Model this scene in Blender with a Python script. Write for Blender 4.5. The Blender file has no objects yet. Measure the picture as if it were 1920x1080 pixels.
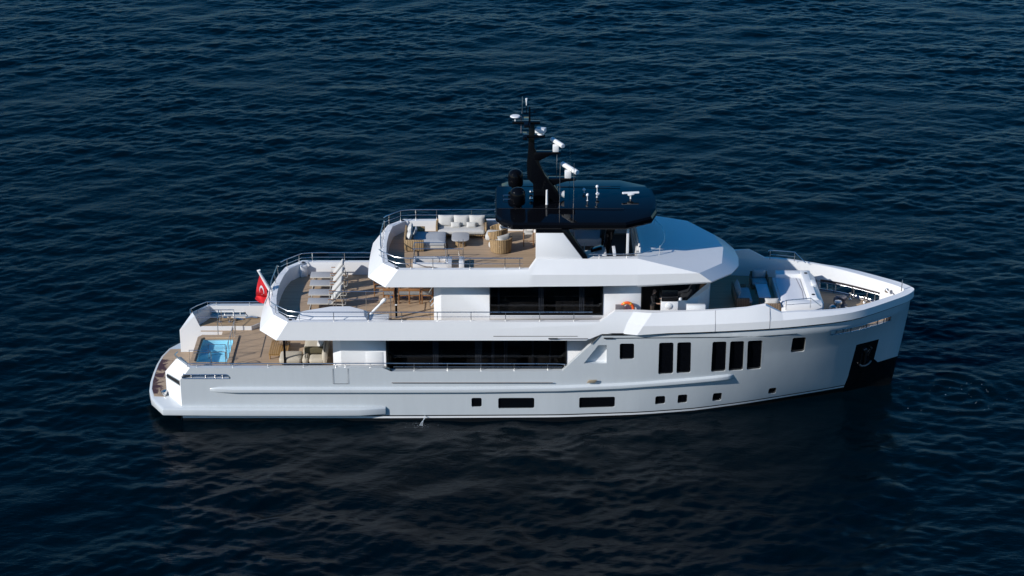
import bpy, bmesh, math, random
import numpy as np
from mathutils import Vector, Matrix
from mathutils.geometry import delaunay_2d_cdt
random.seed(7)
R = math.radians
S = bpy.context.scene
C = S.collection

# ------------------------------------------------------------------ camera
PITCH, YAW, ROLL = R(23), R(0.4), R(0.15)
f = Vector((math.sin(YAW)*math.cos(PITCH), math.cos(YAW)*math.cos(PITCH), -math.sin(PITCH)))
r0 = Vector((math.cos(YAW), -math.sin(YAW), 0)); u0 = r0.cross(f)
r = r0*math.cos(ROLL)+u0*math.sin(ROLL); u = u0*math.cos(ROLL)-r0*math.sin(ROLL)
cam = bpy.data.cameras.new('camera'); co = bpy.data.objects.new('camera', cam); C.objects.link(co)
cam.lens = 73.125; cam.sensor_width = 36; cam.clip_start = 1; cam.clip_end = 30000
M = Matrix((r, u, -f)).transposed().to_4x4(); M.translation = Vector((-0.85, -94.03, 45.2))
co.matrix_world = M
S.camera = co

# ------------------------------------------------------------------ sky, sun, exposure
SUN_EL = R(28)
SUN_DIR = Vector((-math.cos(SUN_EL)*math.cos(R(32)), -math.cos(SUN_EL)*math.sin(R(32)), math.sin(SUN_EL)))
W = bpy.data.worlds.new('World'); S.world = W; W.use_nodes = True
nt = W.node_tree; bg = nt.nodes['Background']
sky = nt.nodes.new('ShaderNodeTexSky'); sky.sky_type = 'NISHITA'; sky.sun_disc = False
sky.sun_elevation = SUN_EL; sky.sun_rotation = math.atan2(SUN_DIR.x, SUN_DIR.y)
sky.air_density = 1.0; sky.dust_density = 0.5; sky.ozone_density = 5.0
hs_ = nt.nodes.new('ShaderNodeHueSaturation'); hs_.inputs['Saturation'].default_value = 1.40
nt.links.new(sky.outputs[0], hs_.inputs['Color']); nt.links.new(hs_.outputs[0], bg.inputs[0]); bg.inputs[1].default_value = 0.105
sl = bpy.data.lights.new('sun', 'SUN'); sl.energy = 4.6; sl.angle = R(0.5); sl.color = (1.0, 0.98, 0.95)
so = bpy.data.objects.new('sun', sl); C.objects.link(so)
so.rotation_euler = SUN_DIR.to_track_quat('Z', 'Y').to_euler()
S.view_settings.view_transform = 'Standard'; S.view_settings.look = 'None'
S.view_settings.exposure = -0.06; S.view_settings.gamma = 1.0; S.view_settings.use_curve_mapping = False
S.cycles.max_bounces = 8; S.cycles.caustics_reflective = False; S.cycles.caustics_refractive = False

# ------------------------------------------------------------------ materials
def mat(name, col, rough=0.4, metal=0.0, spec=0.5, var=0.0, vscale=3.0, bump=0.0, bscale=30.0, coat=0.0, rvar=0.0):
    m = bpy.data.materials.new(name); m.use_nodes = True
    n = m.node_tree.nodes; l = m.node_tree.links; b = n['Principled BSDF']
    b.inputs['Base Color'].default_value = (*col, 1); b.inputs['Roughness'].default_value = rough
    b.inputs['Metallic'].default_value = metal; b.inputs['Specular IOR Level'].default_value = spec
    b.inputs['Coat Weight'].default_value = coat; b.inputs['Coat Roughness'].default_value = 0.05
    tc = n.new('ShaderNodeTexCoord')
    if var or rvar:
        nz = n.new('ShaderNodeTexNoise'); nz.inputs['Scale'].default_value = vscale; nz.inputs['Detail'].default_value = 5
        l.new(tc.outputs['Object'], nz.inputs['Vector'])
        if var:
            mx = n.new('ShaderNodeMix'); mx.data_type = 'RGBA'
            mx.inputs[6].default_value = (*[c*(1-var) for c in col], 1); mx.inputs[7].default_value = (*[min(1, c*(1+var)) for c in col], 1)
            l.new(nz.outputs['Fac'], mx.inputs[0]); l.new(mx.outputs[2], b.inputs['Base Color'])
        if rvar:
            mr = n.new('ShaderNodeMapRange'); mr.inputs[3].default_value = max(0.01, rough-rvar); mr.inputs[4].default_value = rough+rvar
            l.new(nz.outputs['Fac'], mr.inputs[0]); l.new(mr.outputs[0], b.inputs['Roughness'])
    if bump:
        n2 = n.new('ShaderNodeTexNoise'); n2.inputs['Scale'].default_value = bscale; n2.inputs['Detail'].default_value = 3
        l.new(tc.outputs['Object'], n2.inputs['Vector'])
        bp = n.new('ShaderNodeBump'); bp.inputs['Strength'].default_value = bump; bp.inputs['Distance'].default_value = 0.02
        l.new(n2.outputs['Fac'], bp.inputs['Height']); l.new(bp.outputs[0], b.inputs['Normal'])
    return m

def teak(name, col, width=0.11, axis='Y', wet=False, groove=0.55):
    m = bpy.data.materials.new(name); m.use_nodes = True
    n = m.node_tree.nodes; l = m.node_tree.links; b = n['Principled BSDF']
    tc = n.new('ShaderNodeTexCoord'); sp = n.new('ShaderNodeSeparateXYZ'); l.new(tc.outputs['Object'], sp.inputs[0])
    def mth(op, a, bb=None, v=None):
        k = n.new('ShaderNodeMath'); k.operation = op; l.new(a, k.inputs[0])
        if bb is not None: l.new(bb, k.inputs[1])
        if v is not None: k.inputs[1].default_value = v
        return k.outputs[0]
    q = mth('DIVIDE', sp.outputs[axis], v=width)
    fr = mth('FRACT', q); fl = mth('FLOOR', q)
    line = mth('LESS_THAN', fr, v=0.14)
    wn = n.new('ShaderNodeTexWhiteNoise'); wn.noise_dimensions = '1D'; l.new(fl, wn.inputs['W'])
    mp = n.new('ShaderNodeMapping'); mp.inputs['Scale'].default_value = (1.2, 9, 9) if axis == 'Y' else (9, 1.2, 9)
    l.new(tc.outputs['Object'], mp.inputs[0])
    nz = n.new('ShaderNodeTexNoise'); nz.inputs['Scale'].default_value = 1.5; nz.inputs['Detail'].default_value = 5; l.new(mp.outputs[0], nz.inputs['Vector'])
    bright = mth('ADD', mth('MULTIPLY', wn.outputs[0], v=0.22), mth('MULTIPLY', nz.outputs['Fac'], v=0.5))
    mr = n.new('ShaderNodeMapRange'); mr.inputs[1].default_value = 0.1; mr.inputs[2].default_value = 0.65; mr.inputs[3].default_value = 0.78; mr.inputs[4].default_value = 1.22; l.new(bright, mr.inputs[0])
    vm = n.new('ShaderNodeVectorMath'); vm.operation = 'SCALE'; vm.inputs[0].default_value = col; l.new(mr.outputs[0], vm.inputs['Scale'])
    mx = n.new('ShaderNodeMix'); mx.data_type = 'RGBA'; l.new(vm.outputs[0], mx.inputs[6]); mx.inputs[7].default_value = (*[c*groove for c in col], 1)
    l.new(line, mx.inputs[0])
    out = mx.outputs[2]
    b.inputs['Roughness'].default_value = 0.65
    if wet:
        n3 = n.new('ShaderNodeTexNoise'); n3.inputs['Scale'].default_value = 1.3; n3.inputs['Detail'].default_value = 9; n3.inputs['Roughness'].default_value = 0.72; n3.inputs['Distortion'].default_value = 0.8
        mpw = n.new('ShaderNodeMapping'); mpw.inputs['Scale'].default_value = (0.8, 1.0, 1); l.new(tc.outputs['Object'], mpw.inputs[0]); l.new(mpw.outputs[0], n3.inputs['Vector'])
        gx = n.new('ShaderNodeMapRange'); gx.inputs[1].default_value = -17.95; gx.inputs[2].default_value = -16.9; gx.inputs[3].default_value = 0.10; gx.inputs[4].default_value = -0.16; gx.clamp = False; l.new(sp.outputs['X'], gx.inputs[0])
        gy = n.new('ShaderNodeMapRange'); gy.inputs[1].default_value = 2.6; gy.inputs[2].default_value = 1.2; gy.inputs[3].default_value = -0.25; gy.inputs[4].default_value = 0.0; l.new(sp.outputs['Y'], gy.inputs[0])
        sm = mth('ADD', mth('ADD', n3.outputs['Fac'], gx.outputs[0]), gy.outputs[0])
        st = n.new('ShaderNodeMapRange'); st.inputs[1].default_value = 0.49; st.inputs[2].default_value = 0.53; l.new(sm, st.inputs[0])
        mw = n.new('ShaderNodeMix'); mw.data_type = 'RGBA'; l.new(st.outputs[0], mw.inputs[0]); l.new(out, mw.inputs[6]); mw.inputs[7].default_value = (0.085, 0.035, 0.022, 1)
        out = mw.outputs[2]
        rr = n.new('ShaderNodeMapRange'); rr.inputs[3].default_value = 0.65; rr.inputs[4].default_value = 0.3; l.new(st.outputs[0], rr.inputs[0]); l.new(rr.outputs[0], b.inputs['Roughness'])
    l.new(out, b.inputs['Base Color'])
    return m

def woven(name, col, scale=40):
    m = bpy.data.materials.new(name); m.use_nodes = True
    n = m.node_tree.nodes; l = m.node_tree.links; b = n['Principled BSDF']
    tc = n.new('ShaderNodeTexCoord')
    sp = n.new('ShaderNodeSeparateXYZ'); l.new(tc.outputs['Object'], sp.inputs[0])
    ad = n.new('ShaderNodeMath'); ad.operation = 'ADD'; l.new(sp.outputs[0], ad.inputs[0]); l.new(sp.outputs[1], ad.inputs[1])
    sn = n.new('ShaderNodeMath'); sn.operation = 'MULTIPLY'; sn.inputs[1].default_value = scale; l.new(ad.outputs[0], sn.inputs[0])
    s2 = n.new('ShaderNodeMath'); s2.operation = 'SINE'; l.new(sn.outputs[0], s2.inputs[0])
    nz = n.new('ShaderNodeTexNoise'); nz.inputs['Scale'].default_value = 14; l.new(tc.outputs['Object'], nz.inputs['Vector'])
    a2 = n.new('ShaderNodeMath'); a2.operation = 'MULTIPLY_ADD'; a2.inputs[1].default_value = 0.25; l.new(s2.outputs[0], a2.inputs[0]); l.new(nz.outputs['Fac'], a2.inputs[2])
    mx = n.new('ShaderNodeMix'); mx.data_type = 'RGBA'; mx.inputs[6].default_value = (*[c*0.55 for c in col], 1); mx.inputs[7].default_value = (*[c*1.25 for c in col], 1)
    l.new(a2.outputs[0], mx.inputs[0]); l.new(mx.outputs[2], b.inputs['Base Color']); b.inputs['Roughness'].default_value = 0.7
    bp = n.new('ShaderNodeBump'); bp.inputs['Strength'].default_value = 0.5; bp.inputs['Distance'].default_value = 0.01; l.new(s2.outputs[0], bp.inputs['Height']); l.new(bp.outputs[0], b.inputs['Normal'])
    return m

def clear(name, tint, op=0.15, rough=0.02):
    m = bpy.data.materials.new(name); m.use_nodes = True
    n = m.node_tree.nodes; l = m.node_tree.links
    for x in list(n): n.remove(x)
    o = n.new('ShaderNodeOutputMaterial'); t = n.new('ShaderNodeBsdfTransparent'); t.inputs[0].default_value = (*tint, 1)
    g = n.new('ShaderNodeBsdfGlossy'); g.inputs['Roughness'].default_value = rough
    lw = n.new('ShaderNodeLayerWeight'); lw.inputs[0].default_value = 0.5; p5 = n.new('ShaderNodeMath'); p5.operation = 'POWER'; p5.inputs[1].default_value = 5; l.new(lw.outputs['Facing'], p5.inputs[0]); fr = n.new('ShaderNodeMath'); fr.operation = 'MULTIPLY_ADD'; fr.inputs[1].default_value = 0.9; fr.inputs[2].default_value = 0.025; l.new(p5.outputs[0], fr.inputs[0])
    nz = n.new('ShaderNodeTexNoise'); nz.inputs['Scale'].default_value = 4; bp = n.new('ShaderNodeBump'); bp.inputs['Strength'].default_value = op; bp.inputs['Distance'].default_value = 0.05
    l.new(nz.outputs['Fac'], bp.inputs['Height']); l.new(bp.outputs[0], g.inputs['Normal']); l.new(bp.outputs[0], lw.inputs['Normal'])
    mx = n.new('ShaderNodeMixShader'); l.new(fr.outputs[0], mx.inputs[0]); l.new(t.outputs[0], mx.inputs[1]); l.new(g.outputs[0], mx.inputs[2]); l.new(mx.outputs[0], o.inputs[0])
    return m

WHITE = mat('white_gelcoat', (0.80, 0.795, 0.785), 0.32, var=0.025, vscale=0.6, rvar=0.08)
GREY = mat('pale_grey_hull_paint', (0.57, 0.60, 0.61), 0.24, var=0.035, vscale=0.35, rvar=0.08, coat=0.4, bump=0.02, bscale=0.7)
BLACKP = mat('black_gloss_paint', (0.003, 0.0035, 0.005), 0.045, spec=0.14, var=0.15, vscale=1.0, bump=0.012, bscale=1.2)
BOTTOM = mat('black_bottom_paint', (0.006, 0.007, 0.008), 0.35, var=0.3, vscale=2)
GUARD = mat('black_bow_plate', (0.006, 0.0075, 0.0085), 0.22, var=0.4, vscale=1.5, bump=0.05, bscale=6)
GLASS = mat('dark_tinted_glass', (0.0035, 0.004, 0.0055), 0.03, spec=0.5, bump=0.01, bscale=0.9)
TINTED = clear('smoked_window_glass', (0.50, 0.51, 0.53), 0.01)
RUBBER = mat('black_rubber', (0.008, 0.008, 0.008), 0.5)
STEEL = mat('polished_steel', (0.62, 0.61, 0.60), 0.28, metal=1.0, rvar=0.05)
GILT = mat('brushed_gilt_plate', (0.55, 0.44, 0.30), 0.5, metal=0.6, var=0.1)
TRIM = mat('grey_brown_trim', (0.20, 0.18, 0.165), 0.5, var=0.1)
ANCHOR = mat('dull_galvanised_steel', (0.17, 0.17, 0.18), 0.4, metal=1.0, rvar=0.1)
TEAK = teak('weathered_teak_deck', (0.455, 0.325, 0.21))
TEAKB = teak('wet_teak_platform', (0.455, 0.33, 0.22), axis='Y', wet=True)
TEAKG = teak('golden_teak_deck', (0.40, 0.275, 0.16))
DARKTEAK = teak('dark_brown_deck', (0.085, 0.055, 0.038))  # darker brown planks than the other decks, laid over the helm area
WOOD = mat('oiled_teak_wood', (0.28, 0.13, 0.05), 0.5, var=0.3, vscale=9)
RATTAN = woven('woven_rattan', (0.36, 0.24, 0.12), 55)
RATTAND = woven('dark_woven_rattan', (0.20, 0.14, 0.09), 55)
CREAM = mat('cream_cushion_fabric', (0.56, 0.54, 0.50), 0.9, var=0.06, vscale=6, bump=0.25, bscale=9)
OATM = mat('oatmeal_cushion_fabric', (0.50, 0.45, 0.36), 0.9, var=0.07, vscale=6, bump=0.25, bscale=9)
GREYF = mat('pale_grey_cushion_fabric', (0.42, 0.43, 0.44), 0.9, var=0.06, vscale=6, bump=0.25, bscale=9)
OLIVE = mat('olive_cushion_fabric', (0.10, 0.085, 0.045), 0.9, var=0.2, vscale=8)
SLING = mat('grey_sling_fabric', (0.37, 0.37, 0.375), 0.85, var=0.05, vscale=12)
FRAME = mat('ivory_powder_coat', (0.62, 0.58, 0.50), 0.45, var=0.04)
STONE = mat('grey_stone_top', (0.42, 0.41, 0.40), 0.6, var=0.06, vscale=7)
SEATC = woven('black_white_weave', (0.28, 0.28, 0.28), 120)
BLUE = mat('aqua_pool_gelcoat', (0.50, 0.79, 0.88), 0.4, var=0.06, vscale=1.5)
NAVY = mat('navy_pool_panel', (0.02, 0.03, 0.07), 0.15, var=0.1)
POOLW = clear('clear_pool_water', (0.80, 0.95, 1.0), 0.25)
INTER = mat('dim_interior_oak', (0.11, 0.095, 0.08), 0.7, var=0.5, vscale=2.5)
SOFTB = mat('dark_interior', (0.006, 0.006, 0.007), 0.8, var=0.2)  # near black, standing for the darkness inside openings
PADB = mat('white_vinyl_pad', (0.66, 0.68, 0.72), 0.6, var=0.03, vscale=4)
RED = mat('red_flag_cloth', (0.62, 0.012, 0.02), 0.8, var=0.08, vscale=3)
FLAGW = mat('white_flag_cloth', (0.8, 0.8, 0.8), 0.8, var=0.02)
ORANGE = mat('orange_buoy_foam', (0.85, 0.12, 0.02), 0.55, var=0.08)
YELLOW = mat('yellow_strap', (0.75, 0.42, 0.05), 0.6, var=0.08)
SKIN = mat('skin', (0.36, 0.21, 0.15), 0.55, var=0.08)
CLOTH = mat('black_sweater', (0.012, 0.012, 0.014), 0.9, var=0.2)
TROUS = mat('brown_trousers', (0.06, 0.045, 0.035), 0.9, var=0.2)
GREYBOX = mat('grey_box_plastic', (0.16, 0.14, 0.15), 0.5, var=0.1)
CURTAIN = mat('grey_curtain', (0.35, 0.36, 0.38), 0.9, var=0.2, vscale=12)
BLUEC = mat('blue_pot_glaze', (0.03, 0.11, 0.33), 0.6, var=0.1)

def streak(m, amt):
    # faint run-off streaks and fairing unevenness in the paint
    n = m.node_tree.nodes; l = m.node_tree.links; b = n['Principled BSDF']; src = b.inputs['Base Color'].links[0].from_socket
    tc = n.new('ShaderNodeTexCoord'); mp = n.new('ShaderNodeMapping'); mp.inputs['Scale'].default_value = (1.6, 1.6, 0.3); l.new(tc.outputs['Object'], mp.inputs[0])
    nz = n.new('ShaderNodeTexNoise'); nz.inputs['Scale'].default_value = 1.6; nz.inputs['Detail'].default_value = 6; nz.inputs['Roughness'].default_value = 0.7; l.new(mp.outputs[0], nz.inputs['Vector'])
    mr = n.new('ShaderNodeMapRange'); mr.inputs[1].default_value = 0.35; mr.inputs[2].default_value = 0.75; mr.inputs[3].default_value = 1.0; mr.inputs[4].default_value = 1.0-amt; l.new(nz.outputs['Fac'], mr.inputs[0])
    vm = n.new('ShaderNodeVectorMath'); vm.operation = 'SCALE'; l.new(src, vm.inputs[0]); l.new(mr.outputs[0], vm.inputs['Scale']); l.new(vm.outputs[0], b.inputs['Base Color'])
streak(GREY, 0.05); streak(WHITE, 0.025)

# ------------------------------------------------------------------ mesh builder
class MB:
    def __init__(s): s.v = []; s.f = []; s.m = []
    def add(s, vs, fs, m=0):
        o = len(s.v); s.v += [tuple(v) for v in vs]; s.f += [tuple(i+o for i in q) for q in fs]; s.m += [m]*len(fs); return s
    def box(s, x0, x1, y0, y1, z0, z1, m=0, rz=0, c=None, ry=0, rx=0):
        vs = [(x0,y0,z0),(x1,y0,z0),(x1,y1,z0),(x0,y1,z0),(x0,y0,z1),(x1,y0,z1),(x1,y1,z1),(x0,y1,z1)]
        if rz or ry or rx:
            c = Vector(c or ((x0+x1)/2,(y0+y1)/2,(z0+z1)/2))
            mt = Matrix.Rotation(rz,3,'Z') @ Matrix.Rotation(ry,3,'Y') @ Matrix.Rotation(rx,3,'X')
            vs = [tuple(mt @ (Vector(v)-c)+c) for v in vs]
        return s.add(vs, [(0,3,2,1),(4,5,6,7),(0,1,5,4),(1,2,6,5),(2,3,7,6),(3,0,4,7)], m)
    def prism(s, poly, z0, z1, m=0, top=None):
        n = len(poly); t = top or poly
        vs = [(p[0],p[1],z0) for p in poly]+[(p[0],p[1],z1) for p in t]
        return s.add(vs, [tuple(range(n))[::-1], tuple(range(n,2*n))]+[(i,(i+1)%n,n+(i+1)%n,n+i) for i in range(n)], m)
    def extr(s, poly, vec, m=0):
        n = len(poly); vec = Vector(vec)
        vs = [tuple(p) for p in poly]+[tuple(Vector(p)+vec) for p in poly]
        return s.add(vs, [tuple(range(n))[::-1], tuple(range(n,2*n))]+[(i,(i+1)%n,n+(i+1)%n,n+i) for i in range(n)], m)
    def loft(s, rings, closed=True, cap0=False, cap1=False, m=0, mats=None):
        n = len(rings[0]); vs = [p for q in rings for p in q]; o = len(s.v)
        s.v += [tuple(p) for p in vs]
        for a in range(len(rings)-1):
            for i in range(n if closed else n-1):
                j = (i+1) % n
                s.f.append((o+a*n+i, o+a*n+j, o+(a+1)*n+j, o+(a+1)*n+i)); s.m.append(mats[a] if mats else m)
        if cap0: s.f.append(tuple(o+i for i in range(n))[::-1]); s.m.append(m)
        if cap1: s.f.append(tuple(o+(len(rings)-1)*n+i for i in range(n))); s.m.append(m)
        return s
    def tube(s, pts, rad, n=8, closed=False, m=0, caps=True):
        pts = [Vector(p) for p in pts]; k = len(pts); rings = []
        rr = rad if isinstance(rad, (list, tuple)) else [rad]*k
        for i, p in enumerate(pts):
            a = pts[i-1] if (i > 0 or closed) else p; b = pts[(i+1) % k] if (i < k-1 or closed) else p
            d = (b-a)
            d = d.normalized() if d.length > 1e-6 else Vector((0,0,1))
            up = Vector((0,0,1)) if abs(d.z) < 0.95 else Vector((1,0,0))
            s1 = d.cross(up).normalized(); s2 = s1.cross(d)
            rings.append([tuple(p+(s1*math.cos(2*math.pi*j/n)+s2*math.sin(2*math.pi*j/n))*rr[i]) for j in range(n)])
        if closed: rings.append(rings[0])
        return s.loft(rings, True, caps and not closed, caps and not closed, m)
    def lathe(s, prof, c, n=20, m=0, axis='Z'):
        rings = []
        for rad, z in prof:
            q = []
            for j in range(n):
                a = 2*math.pi*j/n; x, y = rad*math.cos(a), rad*math.sin(a)
                q.append((c[0]+x, c[1]+y, c[2]+z) if axis == 'Z' else ((c[0]+x, c[1]+z, c[2]+y) if axis == 'Y' else (c[0]+z, c[1]+x, c[2]+y)))
            rings.append(q)
        return s.loft(rings, True, True, True, m)
    def pillow(s, c, sx, sy, th, rot=None, m=0, n=9):
        rot = rot or Matrix.Identity(3); top = []; bot = []
        for i in range(n):
            for j in range(n):
                a, b = -1+2*i/(n-1), -1+2*j/(n-1)
                e = max(0, (1-abs(a)**3.2))*max(0, (1-abs(b)**3.2)); h = th*0.5*e**0.55
                pin = 1-0.05*(1-abs(a))*abs(b)-0.05*(1-abs(b))*abs(a)
                for L, sg in ((top, 1), (bot, -1)):
                    L.append(tuple(rot @ Vector((a*sx/2*pin, b*sy/2*pin, sg*h+sg*0.004))+Vector(c)))
        fs = []
        for i in range(n-1):
            for j in range(n-1):
                q = (i*n+j, (i+1)*n+j, (i+1)*n+j+1, i*n+j+1); fs.append(q); fs.append(tuple(n*n+t for t in q[::-1]))
        ring = [i*n for i in range(n)]+[(n-1)*n+j for j in range(1, n)]+[i*n+n-1 for i in range(n-2, -1, -1)]+[j for j in range(n-2, 0, -1)]
        for k in range(len(ring)):
            a, b = ring[k], ring[(k+1) % len(ring)]; fs.append((b, a, n*n+a, n*n+b))
        return s.add(top+bot, fs, m)
    def cushion(s, x0, x1, y0, y1, z0, z1, rad=0.06, m=0, ry=0, rx=0, rz=0, c=None):
        # soft rounded slab with a slightly crowned top
        def rr(x0, x1, y0, y1, q, k=3):
            o = []
            for cx, cy, a0 in ((x1-q, y0+q, -90), (x1-q, y1-q, 0), (x0+q, y1-q, 90), (x0+q, y0+q, 180)):
                for i in range(k+1):
                    a = R(a0+90*i/k); o.append((cx+q*math.cos(a), cy+q*math.sin(a)))
            return o
        h = z1-z0; q = min(rad, h*0.45, (x1-x0)*0.4, (y1-y0)*0.4); rings = []
        for t, z in ((q*0.8, z0), (q*0.25, z0+q*0.3), (0, z0+q), (0, z1-q), (q*0.25, z1-q*0.35), (q*0.9, z1), (min(x1-x0, y1-y0)*0.3, z1+0.015)):
            rings.append([(a, b, z) for a, b in rr(x0+t, x1-t, y0+t, y1-t, max(q*1.3-t*0.5, 0.01))])
        mb = MB().loft(rings, True, True, True)
        vs = mb.v
        if ry or rx or rz:
            c = Vector(c or ((x0+x1)/2, (y0+y1)/2, (z0+z1)/2)); mt = Matrix.Rotation(rz,3,'Z') @ Matrix.Rotation(ry,3,'Y') @ Matrix.Rotation(rx,3,'X')
            vs = [tuple(mt @ (Vector(v)-c)+c) for v in vs]
        return s.add(vs, mb.f, m)
    def build(s, name, mats, parent=None, bevel=0.0, smooth=35, loc=None, seg=2, label=None):
        me = bpy.data.meshes.new(name); bm = bmesh.new()
        vs = [bm.verts.new(v) for v in s.v]
        for q, mi in zip(s.f, s.m):
            try:
                fc = bm.faces.new([vs[i] for i in q]); fc.material_index = mi
            except ValueError: pass
        bmesh.ops.remove_doubles(bm, verts=bm.verts, dist=1e-5)
        bmesh.ops.recalc_face_normals(bm, faces=bm.faces)
        if bevel:
            es = [e for e in bm.edges if len(e.link_faces) == 2 and e.calc_face_angle(0) > R(25)]
            if es: bmesh.ops.bevel(bm, geom=es, offset=bevel, segments=seg, affect='EDGES', clamp_overlap=True, profile=0.5)
        bm.to_mesh(me); bm.free()
        for x in (mats if isinstance(mats, (list, tuple)) else [mats]): me.materials.append(x)
        if smooth:
            me.polygons.foreach_set('use_smooth', [True]*len(me.polygons)); me.set_sharp_from_angle(angle=R(smooth))
        o = bpy.data.objects.new(name, me); C.objects.link(o)
        if parent: o.parent = parent
        if loc is not None: o.location = loc
        if label: o['label'] = label
        return o

def thing(name, label, cat, loc=(0,0,0), rz=0, group=None):
    o = bpy.data.objects.new(name, None); C.objects.link(o); o.location = loc; o.rotation_euler = (0,0,rz); o.empty_display_size = 0.2
    return tag(o, label, cat, group)
def tag(o, label, cat, group=None, kind=None):
    if label: o['label'] = label
    if cat: o['category'] = cat
    if group: o['group'] = group
    if kind: o['kind'] = kind
    return o
def copy_tree(o, parent=None):
    c = o.copy(); C.objects.link(c)
    if parent: c.parent = parent
    for ch in list(o.children): copy_tree(ch, c)
    return c
def mir(p): return (p[0], -p[1], p[2]) if len(p) > 2 else (p[0], -p[1])
def sym(half):
    """half outline aft centre -> bow centre along starboard; returns the closed loop"""
    back = [mir(p) for p in half[::-1] if abs(p[1]) > 1e-4]
    return list(half)+back

# ------------------------------------------------------------------ the sea
def wave_set():
    rng = np.random.default_rng(11); L = []
    for i in range(190):
        lam = 0.4*(12.0/0.4)**(rng.random()**1.25)
        th = R(-76)+rng.normal(0, 0.72 if lam < 2.2 else 0.48)
        amp = 0.0025*lam**0.78 if lam < 1.8 else 0.0025*1.8**0.78*(lam/1.8)**0.30
        L.append((2*math.pi/lam, th, amp*(0.5+rng.random()), rng.random()*6.28, lam))
    return L
WAVES = wave_set()
def lee(x, y):
    a = 1/(1+np.exp((y+4.5)/2.5)); b = 1/(1+np.exp((np.abs(x-1)-17)/2.5)); return a*b
def sea_h(x, y, d=None):
    h = np.zeros_like(x); m = lee(x, y)
    # gusts: patches where the short ripples stand higher or lie down
    gust = 0.84+0.34*(np.sin(0.11*x+0.23*y+1.0)*np.sin(0.19*x-0.07*y+2.1)+0.7*np.sin(0.37*x+0.29*y)*np.sin(0.05*x-0.41*y+0.6))
    for k, th, a, ph, lam in WAVES:
        if d is not None and (lam/d.max()-2.4)/2.4 < 1: w = np.clip((lam/d-2.4)/2.4, 0, 1)   # coarse cells drop the short waves
        else: w = 1.0
        q = k*(math.cos(th)*x+math.sin(th)*y)+ph
        amp = a*w*((1+0.7*m) if lam > 2.4 else gust*(1+0.55*m))
        sn = np.sin(q); h += amp*(sn+0.22*np.cos(2*q) if lam > 1 else sn)
    e = np.hypot(x-21.8, (y+1.0)*1.0)            # ring ripples where water is stirred at the bow
    h += 0.028*np.exp(-((e-1.6)/2.0)**2)*np.sin(e*6.5+0.9*np.sin(3*np.arctan2(y+1.0, x-21.8)))
    return h
def build_sea():
    def axis(a, b, st, near, far):
        core = np.arange(a, b+st/2, st)
        def grow(x, sg, lim):
            g = []; d = st
            while sg*x < lim: d = min(d*1.06, 0.5); x += sg*d; g.append(x)
            while sg*x < far: d *= 1.3; x += sg*d; g.append(x)
            return g
        return np.array(grow(a, -1, near[0])[::-1]+list(core)+grow(b, 1, near[1]))
    xs = axis(-46, 46, 0.12, (95, 95), 9000); ys = axis(-24, 78, 0.12, (60, 140), 9000)
    X, Y = np.meshgrid(xs, ys)
    D = np.maximum(np.gradient(xs)[None,:]+0*Y, np.gradient(ys)[:,None]+0*X)
    Z = sea_h(X, Y, np.minimum(D, 20.0))
    nx, ny = len(xs), len(ys); co_ = np.stack([X, Y, Z], -1).reshape(-1, 3)
    idx = np.arange(nx*ny).reshape(ny, nx)
    q = np.stack([idx[:-1,:-1], idx[:-1,1:], idx[1:,1:], idx[1:,:-1]], -1).reshape(-1, 4)
    me = bpy.data.meshes.new('sea'); me.vertices.add(len(co_)); me.vertices.foreach_set('co', co_.astype(np.float32).ravel())
    me.loops.add(q.size); me.loops.foreach_set('vertex_index', q.astype(np.int32).ravel())
    me.polygons.add(len(q)); me.polygons.foreach_set('loop_start', np.arange(0, q.size, 4, dtype=np.int32))
    me.polygons.foreach_set('use_smooth', np.ones(len(q), dtype=bool)); me.update(calc_edges=True); me.validate()
    m = bpy.data.materials.new('sea_water'); m.use_nodes = True; n = m.node_tree.nodes; l = m.node_tree.links; b = n['Principled BSDF']
    b.inputs['Base Color'].default_value = (0.0002, 0.0036, 0.0066, 1); b.inputs['Roughness'].default_value = 0.012; b.inputs['IOR'].default_value = 1.333; b.inputs['Specular IOR Level'].default_value = 0.118
    tc = n.new('ShaderNodeTexCoord'); mp = n.new('ShaderNodeMapping'); mp.inputs['Rotation'].default_value = (0, 0, R(14)); mp.inputs['Scale'].default_value = (0.62, 1.25, 1)
    l.new(tc.outputs['Object'], mp.inputs[0])
    a = n.new('ShaderNodeTexNoise'); a.inputs['Scale'].default_value = 4.6; a.inputs['Detail'].default_value = 6; a.inputs['Roughness'].default_value = 0.6; a.inputs['Distortion'].default_value = 0.2
    l.new(mp.outputs[0], a.inputs['Vector'])
    bp = n.new('ShaderNodeBump'); bp.inputs['Strength'].default_value = 0.5; bp.inputs['Distance'].default_value = 0.06
    l.new(a.outputs['Fac'], bp.inputs['Height']); l.new(bp.outputs[0], b.inputs['Normal'])
    me.materials.append(m)
    o = bpy.data.objects.new('sea', me); C.objects.link(o); o['kind'] = 'structure'; o['label'] = 'dark navy rippled open sea'
build_sea()

# ================================================================== the yacht
yacht = thing('motor_yacht', 'three-deck explorer motor yacht with pale grey hull, white superstructure and black hardtop', 'yacht')
def part(mb, name, mats, bevel=0.0, parent=None, smooth=35, label=None, seg=2): return mb.build(name, mats, parent or yacht, bevel, smooth, None, seg, label)

ZM, ZB, ZS = 1.9, 4.5, 7.1
def face_up(mb, name, m, parent):
    o = part(mb, name, [m], 0, parent)
    if o.data.polygons[0].normal.z < 0: o.data.flip_normals()
    return o
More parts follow.
